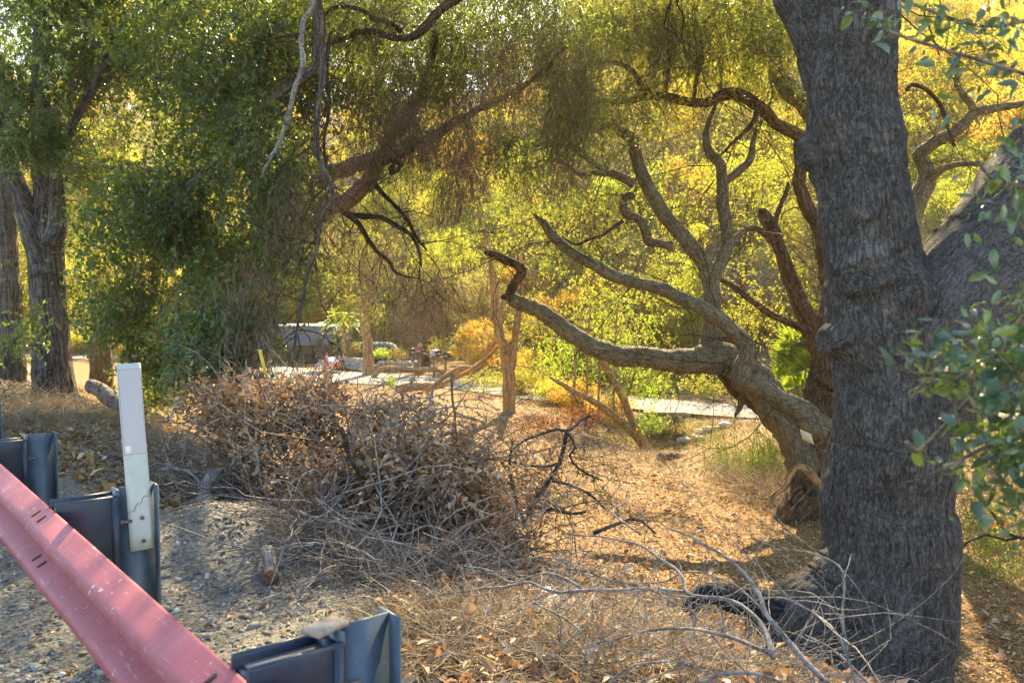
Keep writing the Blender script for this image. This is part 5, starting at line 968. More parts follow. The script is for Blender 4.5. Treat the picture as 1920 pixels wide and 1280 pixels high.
pt = hit(701, 697)[0]; V, F, bk = tube(np.array([pt, pt+[0, 0, .12], pt+[0, 0, .25]]), [.11, .14, .17], 16, lump=0); tag(mk('flower_pot', V, F, simple('terracotta', (.5, .16, .07), .8)), 'terracotta flower pot on the ground between the two lengths of stone wall', 'flower pot')
mt_ = Tree('oak_tree', 'dark double trunk standing among the mailboxes', 'tree', hit(797, 695)[0], BARK_DARK); md2 = hit(797, 695)[1]
mt_.limb([(796, 702, 9), (797, 680, 8), (797, 640, 7.5), (794, 590, 7), (790, 520, 6), (782, 430, 5)], md2, 'trunk', sides=20, amp=.02); mt_.limb([(803, 700, 5), (804, 660, 4), (806, 610, 3.5), (815, 540, 3)], md2, 'trunk', sides=14, amp=.01)
mt_.twigs(60, (1., 2.8), .014, .3, TWIG_BROWN)
curtain(mt_.root, [(790, 560, 38, 70, 60, 2, 160, 0)], TWIG_BROWN, (.8, 2.4), .006); foliage(mt_.root, [(800, 480, 38, 80, 70, 1.6, 240, 0)], LEAF_MID, TWIG_BROWN, L=.6, ll=.09, lw=.045)
# utility guy wires with yellow guards
YEL = simple('yellow_guard_plastic', (.75, .47, .03), .5, .12)
for (x0, y0, x1, y1, lab) in ((487, 655, 498, 702, 'upper yellow guard tube on a slanting guy wire above the brush'), (594, 742, 640, 812, 'lower yellow guard tube leaning right at the back of the brush pile')):
    d = 7.4; a, b_ = at(x0, y0, d), at(x1, y1, d); root = thing('guy_wire', lab, 'guy wire', b_, 'yellow guarded guy wires')
    V, F, bk = tube(np.linspace(a, b_, 6), np.full(6, .016), 10, lump=0); mk('guard_tube', V, F, YEL, root, smooth=True)
    dirn = nrm(a-b_); g_ = b_-dirn*.9; V, F, bk = tube(np.linspace(g_, a+dirn*.12, 6), np.full(6, .003), 5, lump=0); mk('wire', V, F, STEEL, root)
# low wall across the road at the far left
gw = thing('garden_wall', 'low brown retaining wall across the road behind the furrowed trunk at the far left', 'wall', at(130, 655, 57))
a, b_ = at(-60, 655, 57), at(262, 655, 57); mid_ = (a+b_)/2; b = Bag(); b.add(*box((mid_[0], mid_[1], -1.7), b_[0]-a[0], .3, 1.7)); b.obj('wall_face', simple('brown_block_wall', (.20, .15, .11), .95, .3, 2, .02), gw)
b = Bag(); b.add(*box((mid_[0], mid_[1], -.81), b_[0]-a[0]+.1, .42, .09)); b.obj('coping', simple('wall_coping', (.30, .25, .2), .9, .2, 4), gw)
# culvert under the road
cv = thing('culvert', 'weathered concrete culvert ledge under the pale road above the creek bed', 'culvert', at(1255, 785, 27.)); CONC = simple('stained_concrete', (.17, .13, .09), .95, .4, 3, .02)
c = at(1248, 776, 26.8); b = Bag(); b.add(*box(c+np.array([0, .1, 0]), 1.3, .5, .11)); b.obj('ledge', CONC, cv)
for dx in (.42,): b = Bag(); b.add(*box(c+np.array([dx, .1, -.42]), .34, .45, .7)); b.obj('pier', CONC, cv)
b = Bag(); V, F = box(c+np.array([-.25, .55, -.5]), 1.1, .3, .8); b.add(V+rng.normal(size=V.shape)*.05, F); b.obj('earth_backed_wall', SM[3], cv)
shrub('weeds', 'green weeds growing in the creek bed against the culvert ledge', 1222, 800, 25.6, 30, 16, .5, 110, LEAF_BRIGHT, .06, True, cat='weeds')
shrub('weeds', 'dry weeds between the culvert and the hollow log', 1290, 808, 25.2, 40, 10, .6, 90, LEAF_SAGE, .05, True, cat='weeds')
pmn = [stone_proto(k) for k in range(11, 15)]
for k in range(9):
    q = c+np.array([rng.uniform(-.2, 1.9), rng.uniform(-.8, -.1), 0]); V, F = pmn[k % 4]; s = rng.uniform(.07, .17); V = V*np.array([s*1.4, s, s*.6]); q[2] = float(ground(q[0], q[1]))+.06; o = mk('stone', V+q, F, SM[3 if k % 2 else 0]); tag(o, 'small brown boulder lying in the weeds by the culvert under the road', 'boulder', 'boulders by the culvert')
# fan palm
cp = at(1500, 760, 20.); pr_ = thing('fan_palm', 'bright green backlit fan palm between the sprawling oak and the big trunk', 'palm', cp)
LEAF_PALM = leafmat('palm_leaf', [(0, (.05, .10, .015)), (1, (.09, .15, .02))], None, .38, .45, .4, [(0, (.22, .36, .02)), (1, (.42, .5, .03))])
def fan(c, D, Rr, n=26):
    D = nrm(np.array(D, float)); S = nrm(np.cross(D, [0, 0, 1.])+np.array([.0, .0, .001])); U = np.cross(S, D); Bg = Bag()
    X_ = S; Y_ = nrm(np.array([0, 0, 1.])*.9+D*.3)
    for a in np.linspace(-1.9, 1.9, n):
        d = nrm(X_*math.sin(a)+Y_*math.cos(a)+D*.15*math.cos(a*6)); V, F = leaves(np.array([c]), d[None], nrm(D+.25*math.sin(a*13)*X_)[None], np.array([Rr*rng.uniform(.85, 1.05)]), np.array([Rr*.13]), .25, .15); Bg.add(V, F, rng.uniform(.2, 1, 2))
    return Bg
for (x, y, R_, dd) in ((1508, 660, .75, (-.3, -1, .1)), (1488, 645, .6, (.2, -1, .2)), (1480, 700, .55, (-.5, -1, 0)), (1515, 690, .6, (.3, -1, -.1)), (1490, 725, .5, (0, -1, -.2)), (1520, 632, .5, (.4, -1, .3)), (1475, 670, .5, (-.7, -1, .3))):
    c = at(x, y, 19.5+rng.uniform(-.4, .4)); fan(c, dd, R_).obj('fan_leaf', LEAF_PALM, pr_)
    V, F, bk = tube(spline(np.array([cp, (cp+c)/2+[0, 0, .2], c]), 8), np.linspace(.02, .01, 8), 5, lump=0); mk('stalk', V, F, GRASS, pr_)
# ------------------------------------------------------------------ near ground: stones, chips, litter, straw
def polar(n, d0, d1, x0=-700, x1=2700, p=1.):
    d = np.exp(rng.uniform(np.log(d0), np.log(d1), n)); px = rng.uniform(x0, x1, n); X = (px-960)/FPX*d; return X, d
def scatter_stones(n):
    X, Y = polar(n*3, 1.3, 13.); u = X*RN[0]+Y*RN[1]; keep = (u > -.5) & (u < 4.6+1.2*n2(X, Y, .6, 2)) & (rng.random(len(X)) < np.where(u < 3.8, 1, .35)); X, Y = X[keep][:n], Y[keep][:n]; m = len(X)
    O = np.array([[1, 0, 0], [-1, 0, 0], [0, 1, 0], [0, -1, 0], [0, 0, 1], [0, 0, -1.]]); F0 = np.array([[0, 2, 4], [2, 1, 4], [1, 3, 4], [3, 0, 4], [2, 0, 5], [1, 2, 5], [3, 1, 5], [0, 3, 5]])
    s = np.exp(rng.normal(size=m)*.45)*.0085; sc = np.stack([s*rng.uniform(.8, 1.7, m), s*rng.uniform(.6, 1.1, m), s*rng.uniform(.35, .8, m)], -1); a = rng.uniform(0, 6.28, m)
    V = O[None]*sc[:, None]*(1+rng.normal(size=(m, 6, 1))*.2); V = V+rng.normal(size=(m, 6, 3))*s[:, None, None]*.22; ca, sa = np.cos(a)[:, None], np.sin(a)[:, None]
    t = rng.normal(size=m)[:, None]*.35; x = V[..., 0]*ca-V[..., 1]*sa; y = V[..., 0]*sa+V[..., 1]*ca; V = np.stack([x, y, V[..., 2]+x*t], -1)+np.stack([X, Y, ground(X, Y)+sc[:, 2]*.35], -1)[:, None]
    F = (F0[None]+np.arange(m)[:, None, None]*6).reshape(-1, 3); b = Bag(); b.add(V.reshape(-1, 3), F, np.repeat(rng.random(m), 8))
    mt, t_, o = M('gravel_stone'); at_ = N_(t_, 'ShaderNodeAttribute', attribute_name='rnd'); pbr(t_, o, ramp(t_, at_.outputs['Fac'], [(0, (.12, .115, .10)), (.5, (.22, .21, .18)), (.8, (.34, .325, .285)), (.93, (.50, .48, .43)), (1, (.40, .29, .2))]), .85, spec=.25)
    stuff(b.obj('gravel', mt))
scatter_stones(42000)
def flakes(n, d0, d1, cond, size, mat, name, tilt=.35, lo=0., hi=1., asp=.45, x0=-500, x1=2500, lift=.004, curl=.2, fold=.15):
    X, Y = polar(n*4, d0, d1, x0, x1); u = X*RN[0]+Y*RN[1]; k = cond(X, Y, u); X, Y = X[k][:n], Y[k][:n]; m = len(X)
    C = np.stack([X, Y, ground(X, Y)+lift+rng.random(m)*lift*3], -1); D = rng.normal(size=(m, 3)); D[:, 2] *= tilt; nn = nrm(np.stack([rng.normal(size=m)*tilt, rng.normal(size=m)*tilt, np.ones(m)], -1)); q = np.exp(rng.normal(size=m)*.35)*size*(1+.035*Y)
    V, F = leaves(C, D, nn, q, q*asp, fold, curl); b = Bag(); b.add(V, F, np.repeat(rng.uniform(lo, hi, m), 2)); return stuff(b.obj(name, mat))
flakes(120000, 4.5, 34, lambda x, y, u: (u > 4.2+.9*n2(x, y, .7, 2)) & (x < 22), .034, LITTER, 'leaf_litter', x0=-60, x1=2000)
flakes(4500, 6, 26, lambda x, y, u: (u > 4.5), .06, LEAF_DEAD, 'curled_fallen_leaves', .7, .1, 1., x0=700, x1=2000, lift=.01)
flakes(15000, 1.5, 9, lambda x, y, u: (u > -.3) & (u < 4.6), .022, LITTER, 'scattered_dry_leaves', .4, .2, 1.)
flakes(9000, 5.5, 16, lambda x, y, u: (u > 1.6) & (u < 4.5) & (x < -2.2), .05, LITTER, 'dry_leaf_drift', .6, .1, 1., x0=-300, x1=700)
def straw(n, regions, L, mat, name, up=.35, r=.0016, lo=0, hi=1.):
    C = []
    w = np.array([q[5] for q in regions], float); w /= w.sum()
    for (px, py, rx, ry, dz, ww), f in zip(regions, w):
        h, d = hit(px, py); m = int(n*f); ex = rx*d/FPX; ey = ry; C.append(np.stack([h[0]+rng.normal(size=m)*ex*.5, h[1]+rng.normal(size=m)*ey*.5, np.full(m, dz)], -1))
    C = np.vstack(C); m = len(C); pile = C[:, 2]*rng.random(m)**1.3*np.clip(.5+n2(C[:, 0], C[:, 1], 1.8, 2), .1, 1.2); C[:, 2] = ground(C[:, 0], C[:, 1])+.01+pile
    D = rng.normal(size=(m, 3)); D[:, 2] = np.abs(D[:, 2])*up; D = nrm(D); Ls = rng.uniform(*L, m)[:, None]; bend = rng.normal(size=(m, 3))*.5
    P = np.stack([C, C+D*Ls*.5+bend*Ls*.08, C+nrm(D+bend*.6-np.array([0, 0, .25]))*Ls], 1); P[:, :, 2] = np.maximum(P[:, :, 2], ground(P[..., 0], P[..., 1])+.006)
    V, F = batch_twigs(P, r*np.array([[1., .9, .5]])*rng.uniform(.6, 1.4, (m, 1))); nf = len(F)//m; b = Bag(); a = rng.uniform(lo, hi, m); a = np.tile(np.repeat(a, (3-1)*3), 2); b.add(V, F, a[:len(F)]); return stuff(b.obj(name, mat))
straw(11000, [(980, 1220, 300, .5, .10, 3), (1200, 1190, 220, .5, .10, 2), (860, 1180, 160, .4, .07, 1), (1350, 1270, 200, .4, .06, 1.4), (1100, 1270, 300, .25, .08, 1.4)], (.08, .26), STRAW, 'dry_grass')
straw(3200, [(80, 760, 120, 1.6, .12, 2), (60, 800, 90, 1., .10, 1), (350, 840, 120, .8, .08, 1), (200, 790, 100, 1., .08, 1)], (.15, .5), STRAW, 'dry_grass', .5, .0022)
straw(2600, [(1440, 935, 70, .9, .15, 2), (1390, 900, 70, .9, .15, 1.2), (1870, 1010, 60, 1.2, .15, 1.3), (1900, 930, 50, 1.5, .1, 1)], (.3, .9), STRAW, 'dry_grass', 1.6, .003)
straw(800, [(1300, 830, 80, 1.2, .05, 1), (1180, 830, 90, 1.2, .05, 1), (1260, 800, 70, 1.3, .05, 1), (1880, 1080, 70, .6, .05, .8)], (.15, .5), GRASS, 'green_grass', 1.6, .004)
straw(420, [(1420, 905, 26, .4, .02, 1), (1445, 880, 20, .3, .02, .7), (1350, 880, 30, .5, .02, .5), (1860, 1030, 50, .5, .02, .5)], (.5, 1.3), GRASS, 'reed_shoots', 3., .007)
straw(3000, [(1200, 860, 160, 1.5, .05, 1), (1330, 800, 120, 2., .05, 1.5), (1090, 830, 120, 1.5, .05, 1)], (.15, .45), STRAW, 'dry_grass', 1.2, .003)
flakes(3500, 2.2, 6, lambda x, y, u: (u > 1.7) & (u < 5) & (x > -.6), .05, LEAF_DEAD, 'fallen_leaves', .7, .1, 1., x0=600, x1=1700, lift=.03)
gm = thing('twig_litter', 'grey thin twigs strewn over the dry grass at the bottom of the picture', 'twigs', hit(1000, 1230)[0])
C = np.vstack([np.array(hit(px_, py_)[0])+rng.normal(size=(90, 3))*np.array([.35, .25, 0]) for px_, py_ in ((880, 1180), (1000, 1230), (1150, 1180), (1250, 1250), (1400, 1270), (1000, 1120), (820, 1110))]); C[:, 2] = ground(C[:, 0], C[:, 1])+.02+rng.random(len(C))*.1
D = rdir(len(C)); D[:, 2] *= .2; k_ = 6; P = [C]
for q in range(k_-1): D = nrm(D+rng.normal(size=D.shape)*.22); P.append(P[-1]+D*rng.uniform(.05, .1))
P = np.stack(P, 1); P[..., 2] = np.maximum(P[..., 2], ground(P[..., 0], P[..., 1])+.01); b = Bag(); b.add(*batch_twigs(P, rng.uniform(.0013, .0035, (len(C), 1))*np.linspace(1, .5, k_)[None], 4)); stuff(b.obj('twigs', TWIG_GREY, gm))
# wild undergrowth right of the path
ug = thing('undergrowth', 'thin green and straw coloured weeds right of the foreground trunk', 'weeds', hit(1870, 1000)[0])
foliage(ug, [(1870, 960, 11, 60, 60, 1., 190, -.2), (1900, 1020, 9.5, 60, 60, .8, 130, -.2), (1880, 900, 12.5, 80, 60, 1., 150, -.2), (1840, 830, 13.5, 60, 50, 1.2, 120, -.2), (1900, 840, 14, 70, 60, 1.2, 150, -.2)], LEAF_SAGE, TWIG_TAN, ll=.04, lw=.02, droop=-.2, down=-.5)
foliage(ug, [(1870, 830, 13, 60, 40, 1., 100, -.2), (1850, 990, 10.5, 50, 50, .8, 70, -.2)], LEAF_BRIGHT, TWIG_TAN, ll=.04, lw=.02, name='green_weeds')
# orange leaves on the dark twig at the right
ol = Tree('shrub', 'dark bare twig with a few bright orange leaves low at the right edge', 'shrub', at(1950, 1040, 6.), BARK_DARK)
ol.limb([(1960, 1012, 4), (1915, 1008, 3.4), (1890, 1000, 3), (1875, 985, 2.6), (1862, 962, 2.2), (1850, 950, 1.4)], 6., 'stem', sides=8, amp=0)
ol.limb([(1905, 1008, 2.6), (1885, 1012, 2.2), (1850, 1002, 2), (1828, 1010, 1.8), (1806, 1022, 1.6), (1798, 1050, 1.2)], 6., 'stem', sides=8, amp=0)
C = np.array([at(x, y, 5.95) for x, y in ((1862, 968), (1865, 972), (1860, 978), (1882, 976), (1880, 980), (1884, 972), (1866, 980))]); V, F = leaves(C, nrm(rng.normal(size=C.shape)+[0, 0, -.6]), nrm(np.tile([0., -1, .3], (len(C), 1))+rng.normal(size=C.shape)*.3), np.full(len(C), .05), np.full(len(C), .036)); b = Bag(); b.add(V, F, np.full(14, 1.)); b.obj('leaf', leafmat('orange_leaf', [(0, (.6, .2, .02)), (1, (.75, .16, .02))], (.9, .4, .03), .5), ol.root)

# ------------------------------------------------------------------ brush pile
def arcs(C, D, L, r, k=7, wander=.22, droop=.12):
    m = len(C); P = [C]; D = nrm(D)
    tw = rng.normal(size=(m, 3))*.12
    for q in range(k-1): D = nrm(D+tw+rng.normal(size=(m, 3))*wander-np.array([0, 0, droop])); P.append(P[-1]+D*(L/(k-1))[:, None])
    P = np.stack(P, 1); g = ground(P[..., 0], P[..., 1])+.02; P[..., 2] = np.maximum(P[..., 2], g); return P
def heap_points(n, blobs):
    w = np.array([b[-1] for b in blobs], float); w /= w.sum(); out = []
    for (px, py, d, rx, ry, rd, _), f in zip(blobs, w): out.append(blob_points(px, py, d, rx, ry, rd, max(1, int(n*f)), -.12, 2.6))
    return np.vstack(out)
bp, bd = hit(740, 1030)
pile = thing('brush_pile', 'big tangled heap of cut branches with curled dead brown leaves on the slope', 'brush pile', bp)
HB = [(750, 935, 6.0, 210, 125, .8, 2.5), (870, 960, 5.9, 170, 110, .8, 1.5), (640, 885, 6.3, 190, 80, .7, .9), (530, 830, 6.5, 140, 65, .5, .45), (800, 800, 6.5, 180, 55, .6, .3), (950, 930, 6.2, 90, 120, .6, .3), (480, 750, 6.8, 90, 60, .6, .28)]
C = heap_points(520, HB); D = rdir(len(C)); D[:, 2] = D[:, 2]*.5+.1
b = Bag(); P = arcs(C, D, rng.uniform(.4, 1.2, len(C)), 0, 7); b.add(*batch_twigs(P, rng.uniform(.003, .0075, (len(C), 1))*np.linspace(1, .5, 7)[None], 4)); stuff(b.obj('tangled_twigs', TWIG_TAN, pile))
C = heap_points(1300, HB); C[:, 2] -= .05; D = rdir(len(C)); b = Bag(); P = arcs(C, D, rng.uniform(.2, .6, len(C)), 0, 5, .3); b.add(*batch_twigs(P, .0024*np.ones((len(C), 1))*np.linspace(1, .5, 5)[None], 3)); stuff(b.obj('fine_twigs', TWIG_BROWN, pile))
# leaves
def dead_leaves(n, blobs, size, parent, name='dead_leaves'):
    B = heap_points(n, blobs); m = len(B); D = rdir(m, .1); sz = 5; C = np.repeat(B, sz, 0)+np.repeat(nrm(D), sz, 0)*np.tile(np.linspace(0, .14, sz), m)[:, None]; dd = nrm(np.repeat(nrm(D), sz, 0)+rng.normal(size=C.shape)*.8); nn = rdir(len(C)); L = size*rng.uniform(.6, 1.25, len(C)); W = L*rng.uniform(.35, .6, len(C))
    S = nrm(np.cross(dd, nn)); nn = np.cross(S, dd); mid1 = C+dd*(L*.33)[:, None]; mid2 = C+dd*(L*.7)[:, None]-nn*(L*.12)[:, None]; tip = C+dd*(L*.97)[:, None]-nn*(L*.3)[:, None]; W = W[:, None]
    c1 = rng.uniform(.15, .45, (len(C), 1)); V = np.stack([C, mid1+S*W*.42+nn*W*c1, mid1-S*W*.42+nn*W*c1, mid2+S*W*.36+nn*W*c1*.8, mid2-S*W*.36+nn*W*c1*.8, tip, mid1, mid2], 1).reshape(-1, 3)
    F0 = np.array([[0, 1, 6], [0, 6, 2], [1, 3, 6], [3, 7, 6], [6, 7, 2], [7, 4, 2], [3, 5, 7], [7, 5, 4]]); F = (F0[None]+np.arange(len(C))[:, None, None]*8).reshape(-1, 3)
    a = np.clip(np.repeat(rng.random(m), sz)*.6+rng.random(len(C))*.4, 0, 1); b = Bag(); b.add(V, F, np.repeat(a, 8)); return stuff(b.obj(name, LEAF_DEAD, parent, smooth=True))
dead_leaves(2500, HB, .060, pile); dead_leaves(800, [(500, 775, 6.6, 130, 70, .5, 1), (590, 740, 6.8, 70, 40, .4, .35), (700, 800, 6.6, 60, 40, .4, .2), (420, 750, 7, 90, 50, .5, .5)], .056, pile, 'pale_dead_leaves')
# stray ends sticking out of the heap, leafy
C = heap_points(190, [(760, 850, 6.2, 270, 80, .6, 1), (560, 800, 6.5, 160, 70, .5, .6)]); D = nrm(rng.normal(size=(len(C), 3))*.55+np.array([0, 0, .85])); P = arcs(C, D, rng.uniform(.4, .95, len(C)), 0, 7, .16, .03); b = Bag(); b.add(*batch_twigs(P, rng.uniform(.002, .004, (len(C), 1))*np.linspace(1, .4, 7)[None], 4)); stuff(b.obj('upright_twigs', TWIG_GREY, pile))
# separate larger grey branches in and round the pile, each a part
def part_branch(parent, pts, d, r0, mat=TWIG_GREY, name='branch', sides=8):
    pts = np.array(pts, float); P = at(pts[:, 0], pts[:, 1], np.interp(np.linspace(0, 1, len(pts)), np.linspace(0, 1, len(np.atleast_1d(d))), np.atleast_1d(d))); g = ground(P[:, 0], P[:, 1])+.01; P[:, 2] = np.maximum(P[:, 2], g)
    L = np.linalg.norm(np.diff(P, axis=0), axis=1).sum(); n = max(10, int(L/.03)); S = spline(P, n); r = np.linspace(1, .35, n)*r0; S = S+.5*r0*np.stack([fbm(np.stack([np.arange(n)*.35, np.full(n, c*4.+pts[0, 0]), np.full(n, pts[0, 1])], -1), 2) for c in range(3)], -1)*1.5
    V, F, bk = tube(S, r, sides, .0, pts[0, 0], .15); mk(name, V, F, mat, parent, vattr=bk, smooth=True); return S
for pts, d, r0, m in (([(640, 800), (655, 850), (680, 900), (690, 950), (700, 990)], 5.5, .016, BARK_DARK), ([(845, 700), (848, 740), (855, 790), (860, 850), (868, 900)], 6., .010, TWIG_BROWN), ([(560, 960), (600, 975), (650, 985), (700, 1000), (760, 1000), (800, 985), (850, 1000)], 4.9, .012, TWIG_GREY), ([(700, 1000), (760, 1020), (830, 1020), (900, 1010), (960, 1030)], 4.9, .010, TWIG_GREY), ([(600, 760), (700, 760), (800, 745), (900, 735), (960, 730)], 6., .006, TWIG_GREY), ([(760, 1075), (800, 1050), (850, 1000), (890, 980), (940, 960)], 4.7, .016, TWIG_TAN), ([(700, 820), (760, 790), (830, 765), (900, 765), (960, 790)], 5.8, .008, TWIG_GREY), ([(560, 700), (590, 740), (640, 760), (700, 770)], 6.2, .006, TWIG_TAN), ([(480, 700), (500, 760), (505, 850), (520, 930)], 6.2, .008, TWIG_TAN), ([(870, 1000), (900, 900), (920, 820), (960, 770), (1000, 740)], 5.9, .007, TWIG_TAN)):
    part_branch(pile, pts, d, r0, m)
# white weathered sticks heap left of it
stk = thing('stick_pile', 'spread of bare silver grey sticks lying on the gravel bank left of the leafy heap', 'sticks', hit(400, 900)[0])
SB = [(400, 860, 6.9, 130, 50, .8, 1.2), (480, 900, 6.2, 110, 50, .6, 1.4), (330, 800, 8, 120, 40, .8, .8), (620, 1010, 5.2, 120, 50, .5, .8), (720, 1060, 4.8, 130, 50, .4, .9), (900, 1050, 4.8, 170, 40, .4, 1.), (470, 820, 6.8, 120, 40, .5, .8)]
def on_ground(C, h): C = C.copy(); C[:, 2] = ground(C[:, 0], C[:, 1])+rng.random(len(C))*h; return C
C = on_ground(heap_points(560, SB), .16); D = rdir(len(C)); D[:, 2] *= .15; P = arcs(C, D, rng.uniform(.3, 1.1, len(C)), 0, 7, .2, .0); b = Bag(); b.add(*batch_twigs(P, rng.uniform(.0025, .0075, (len(C), 1))*np.linspace(1, .45, 7)[None], 4)); stuff(b.obj('sticks', TWIG_GREY, stk))
C = on_ground(heap_points(1500, SB), .14); D = rdir(len(C)); D[:, 2] *= .3; P = arcs(C, D, rng.uniform(.15, .6, len(C)), 0, 5, .3, .0); b = Bag(); b.add(*batch_twigs(P, .0019*np.ones((len(C), 1))*np.linspace(1, .5, 5)[None], 3)); stuff(b.obj('fine_sticks', TWIG_TAN, stk))
for pts, d, r0 in (([(300, 880), (340, 880), (370, 895), (378, 930), (384, 965)], [6.2, 5.6], .014), ([(270, 880), (300, 870), (350, 882), (400, 890), (420, 920)], [6.4, 6.], .010), ([(420, 880), (455, 900), (478, 930), (505, 950)], [6.2, 5.4], .012), ([(480, 860), (490, 900), (500, 930), (506, 945)], [6.2, 5.6], .012), ([(590, 1000), (588, 1040), (600, 1080), (640, 1110), (650, 1140)], [5., 4.5], .010), ([(600, 1030), (660, 1060), (680, 1100), (700, 1130)], [4.9, 4.4], .008)):
    part_branch(stk, pts, d, r0)
# logs
def log(pts, d, name, label, bark, cut=True, sides=28, amp=.006, ends=(0,), cat='log'):
    p = np.array(pts, float); t = Tree(name, label, cat, at(p[0, 0], p[0, 1], np.atleast_1d(d)[0]), bark); C, r = t.limb(pts, d, 'bark', sides=sides, step=.02, amp=amp, lump=.12)
    for e in ends:
        c = C[e]; T = nrm(C[0]-C[1]) if e == 0 else nrm(C[-1]-C[-2]); V, F, bk = tube(np.array([c-T*.02, c+T*.004, c+T*.006]), [r[e]*1.01, r[e]*1.01, r[e]*.6], 24, lump=.04, cap=True); mk('cut_end', V, F, WOOD_CUT, t.root, vattr=bk)
    return t
log([(508, 1082, 15), (507, 1066, 14.5), (504, 1048, 14), (500, 1030, 12)], [hit(508, 1098)[1]-.04, hit(501, 1046)[1]-.06], 'log', 'short barkless cut log lying alone on the gravel slope', WOOD_GREY)
log([(392, 955, 13), (385, 930, 14), (392, 905, 13), (405, 885, 9), (425, 880, 5)], [5.6, 6.1], 'log', 'curved grey cracked log end among the sticks left of the brush pile', WOOD_GREY)
h_, hd = hit(180, 760)
log([(172, 722, 13), (185, 728, 13), (200, 742, 15), (215, 752, 15), (235, 762, 14), (265, 772, 12)], [hd-1, hd-1.8], 'log', 'silvery weathered log propped beside the trees behind the white marker', WOOD_GREY, ends=())
log([(1236, 862, 14), (1256, 858, 14), (1280, 862, 12), (1300, 868, 9)], [20.5, 21], 'log', 'short dark hollow ended log at the edge of the chips by the creek', BARK_ROUGH)
# long bare foreground branches arching across the bottom right
fb = thing('dead_branch', 'long pale bare branches arching over the dry grass in front of the big trunk', 'branch', at(1560, 1300, 2.7))
FG = [([(1600, 1330), (1540, 1270), (1490, 1215), (1440, 1155), (1420, 1110), (1370, 1050), (1300, 1010), (1250, 990)], [2.5, 3.2], .009), ([(1440, 1225), (1380, 1195), (1300, 1180), (1240, 1180), (1180, 1190), (1100, 1210)], [2.8, 3.3], .006), ([(1450, 1228), (1440, 1190), (1410, 1150), (1350, 1120), (1290, 1112), (1280, 1080), (1240, 1050), (1190, 1020), (1120, 1005), (1060, 1000)], [2.8, 3.6], .0075), ([(1285, 1112), (1200, 1105), (1110, 1108), (1040, 1110), (990, 1090), (940, 1100), (880, 1105), (820, 1115)], [3.4, 3.9], .0075), ([(1100, 1108), (1060, 1085), (1020, 1075), (960, 1090), (920, 1070), (870, 1060)], [3.6, 4.1], .006), ([(1440, 1155), (1380, 1100), (1300, 1070), (1240, 1090), (1160, 1090), (1080, 1060)], [3.1, 3.7], .004), ([(1590, 1230), (1580, 1160), (1582, 1080), (1565, 1055), (1500, 1030)], [2.8, 3.], .005), ([(1620, 1320), (1575, 1200), (1540, 1160), (1480, 1125), (1430, 1118)], [2.7, 3.1], .005), ([(1660, 1310), (1600, 1250), (1560, 1215), (1510, 1190)], [2.7, 2.9], .0045), ([(1300, 1290), (1350, 1262), (1420, 1262), (1480, 1290), (1530, 1320)], [2.6, 2.6], .006), ([(1120, 1300), (1180, 1250), (1260, 1240), (1330, 1262)], [2.8, 2.7], .004), ([(1200, 1000), (1150, 960), (1180, 930), (1130, 890)], [4.5, 5.], .005), ([(1420, 1280), (1360, 1220), (1300, 1150), (1230, 1110)], [2.9, 3.3], .0035), ([(1000, 1130), (1060, 1160), (1100, 1200), (1090, 1260)], [3.3, 3.], .004)]
seeds = []
for pts, d, r0 in FG: seeds.append(part_branch(fb, pts, d, r0*1.25))
B = []; D = []
for S in seeds:
    for q in range(9):
        j = rng.integers(2, len(S)-1); B.append(S[j]); D.append(nrm(S[j]-S[j-1])*rng.choice([-1, 1])*.8+rdir(1)[0]*.8)
B, D = np.array(B), np.array(D); P = arcs(B, D, rng.uniform(.15, .75, len(B)), 0, 7, .16, .06); b = Bag(); b.add(*batch_twigs(P, rng.uniform(.0012, .0026, (len(B), 1))*np.linspace(1, .5, 7)[None], 4)); stuff(b.obj('side_twigs', TWIG_GREY, fb))
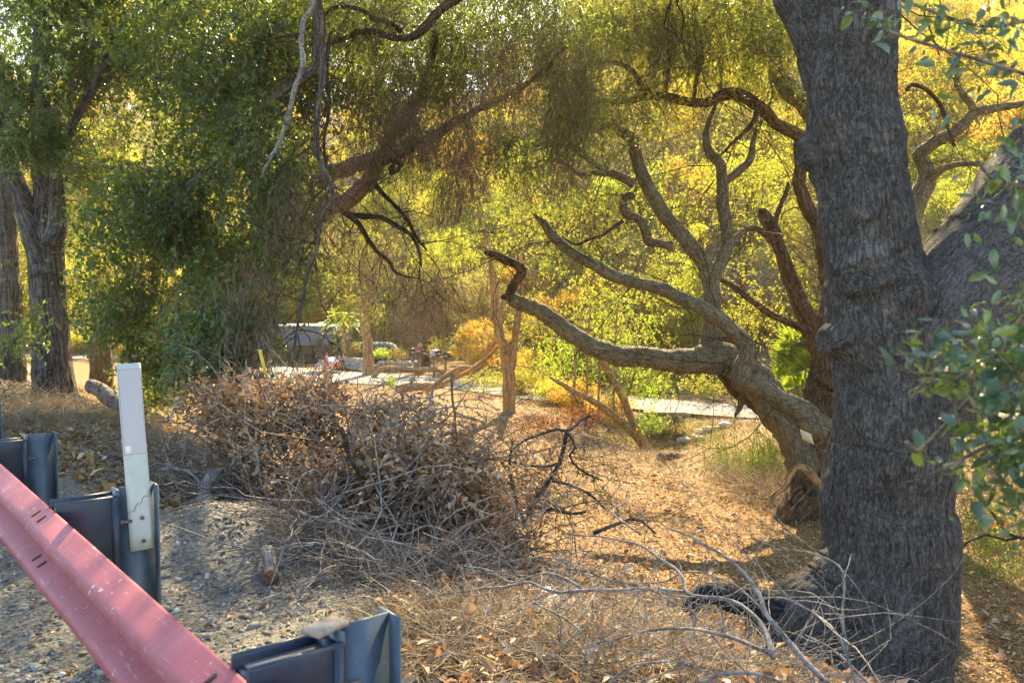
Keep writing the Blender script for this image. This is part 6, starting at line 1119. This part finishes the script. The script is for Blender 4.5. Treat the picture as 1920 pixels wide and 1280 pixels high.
# bare dark branching shrub in the clearing
db_ = Tree('dead_shrub', 'dark leafless branching dead shrub standing in front of the sunlit chips right of the heap', 'shrub', at(985, 990, 7.), BARK_LEFT)
for pts, d in (([(985, 990, 5), (1000, 940, 5), (1025, 905, 4.6), (1045, 870, 4.2), (1058, 830, 4), (1062, 805, 3.6)], 7.), ([(1062, 808, 3), (1040, 805, 2.6), (1010, 815, 2.2), (975, 830, 1.6), (940, 870, 1.2)], 7.), ([(1062, 808, 3), (1075, 800, 3), (1090, 785, 2.4), (1110, 778, 1.8)], 7.), ([(1064, 812, 2.6), (1080, 835, 2.4), (1068, 855, 2.2), (1090, 880, 1.8), (1130, 900, 1.4)], 6.9), ([(1050, 868, 3), (1020, 875, 2.4), (980, 870, 2), (940, 860, 1.4)], 7.), ([(1000, 950, 4), (1040, 955, 3.4), (1070, 962, 3), (1098, 958, 2.6)], 6.8), ([(1030, 900, 3), (1070, 910, 2.6), (1110, 930, 2.2), (1135, 955, 1.6)], 6.8), ([(1112, 1000, 4), (1150, 985, 3.4), (1195, 973, 2.6), (1230, 1000, 1.8)], 6.4), ([(985, 985, 4), (965, 930, 3.4), (955, 880, 3), (960, 830, 2)], 7.1)):
    db_.limb(pts, d, 'stem', sides=8, amp=0, wob=1.2)
db_.twigs(140, (.15, .55), .003, .05, BARK_LEFT)
foliage(db_.root, [(1080, 880, 7, 110, 80, .5, 45, -.3)], LEAF_OAK, BARK_DARK, L=.15, nl=5, ll=.03, lw=.018, name='sparse_leaves')
# paper litter, lone leaves on the post
pc_, pd_ = hit(1035, 1152); V, F = sheet(lambda u, v: np.stack([pc_[0]+(u-.5)*.11, pc_[1]+(v-.5)*.12, pc_[2]+.05+.03*np.sin(u*5)+.05*v], -1), 8, 8); tag(mk('paper_scrap', V, F, simple('crumpled_white_paper', (.72, .72, .76), .7, .1), smooth=True), 'crumpled scrap of white paper lying on the dry grass', 'litter')
# ------------------------------------------------------------------ hazy golden air
def haze():
    V, F = box((0, 60, 28.), 200, 200, 68); m = bpy.data.materials.new('sunlit_air'); m.use_nodes = True; t = m.node_tree; t.nodes.clear()
    o = t.nodes.new('ShaderNodeOutputMaterial'); p = t.nodes.new('ShaderNodeVolumePrincipled'); p.inputs['Color'].default_value = (1.0, .86, .50, 1)
    p.inputs['Density'].default_value = .0005; p.inputs['Anisotropy'].default_value = .45; t.links.new(p.outputs[0], o.inputs['Volume'])
    stuff(mk('haze', V, F, m))
haze()
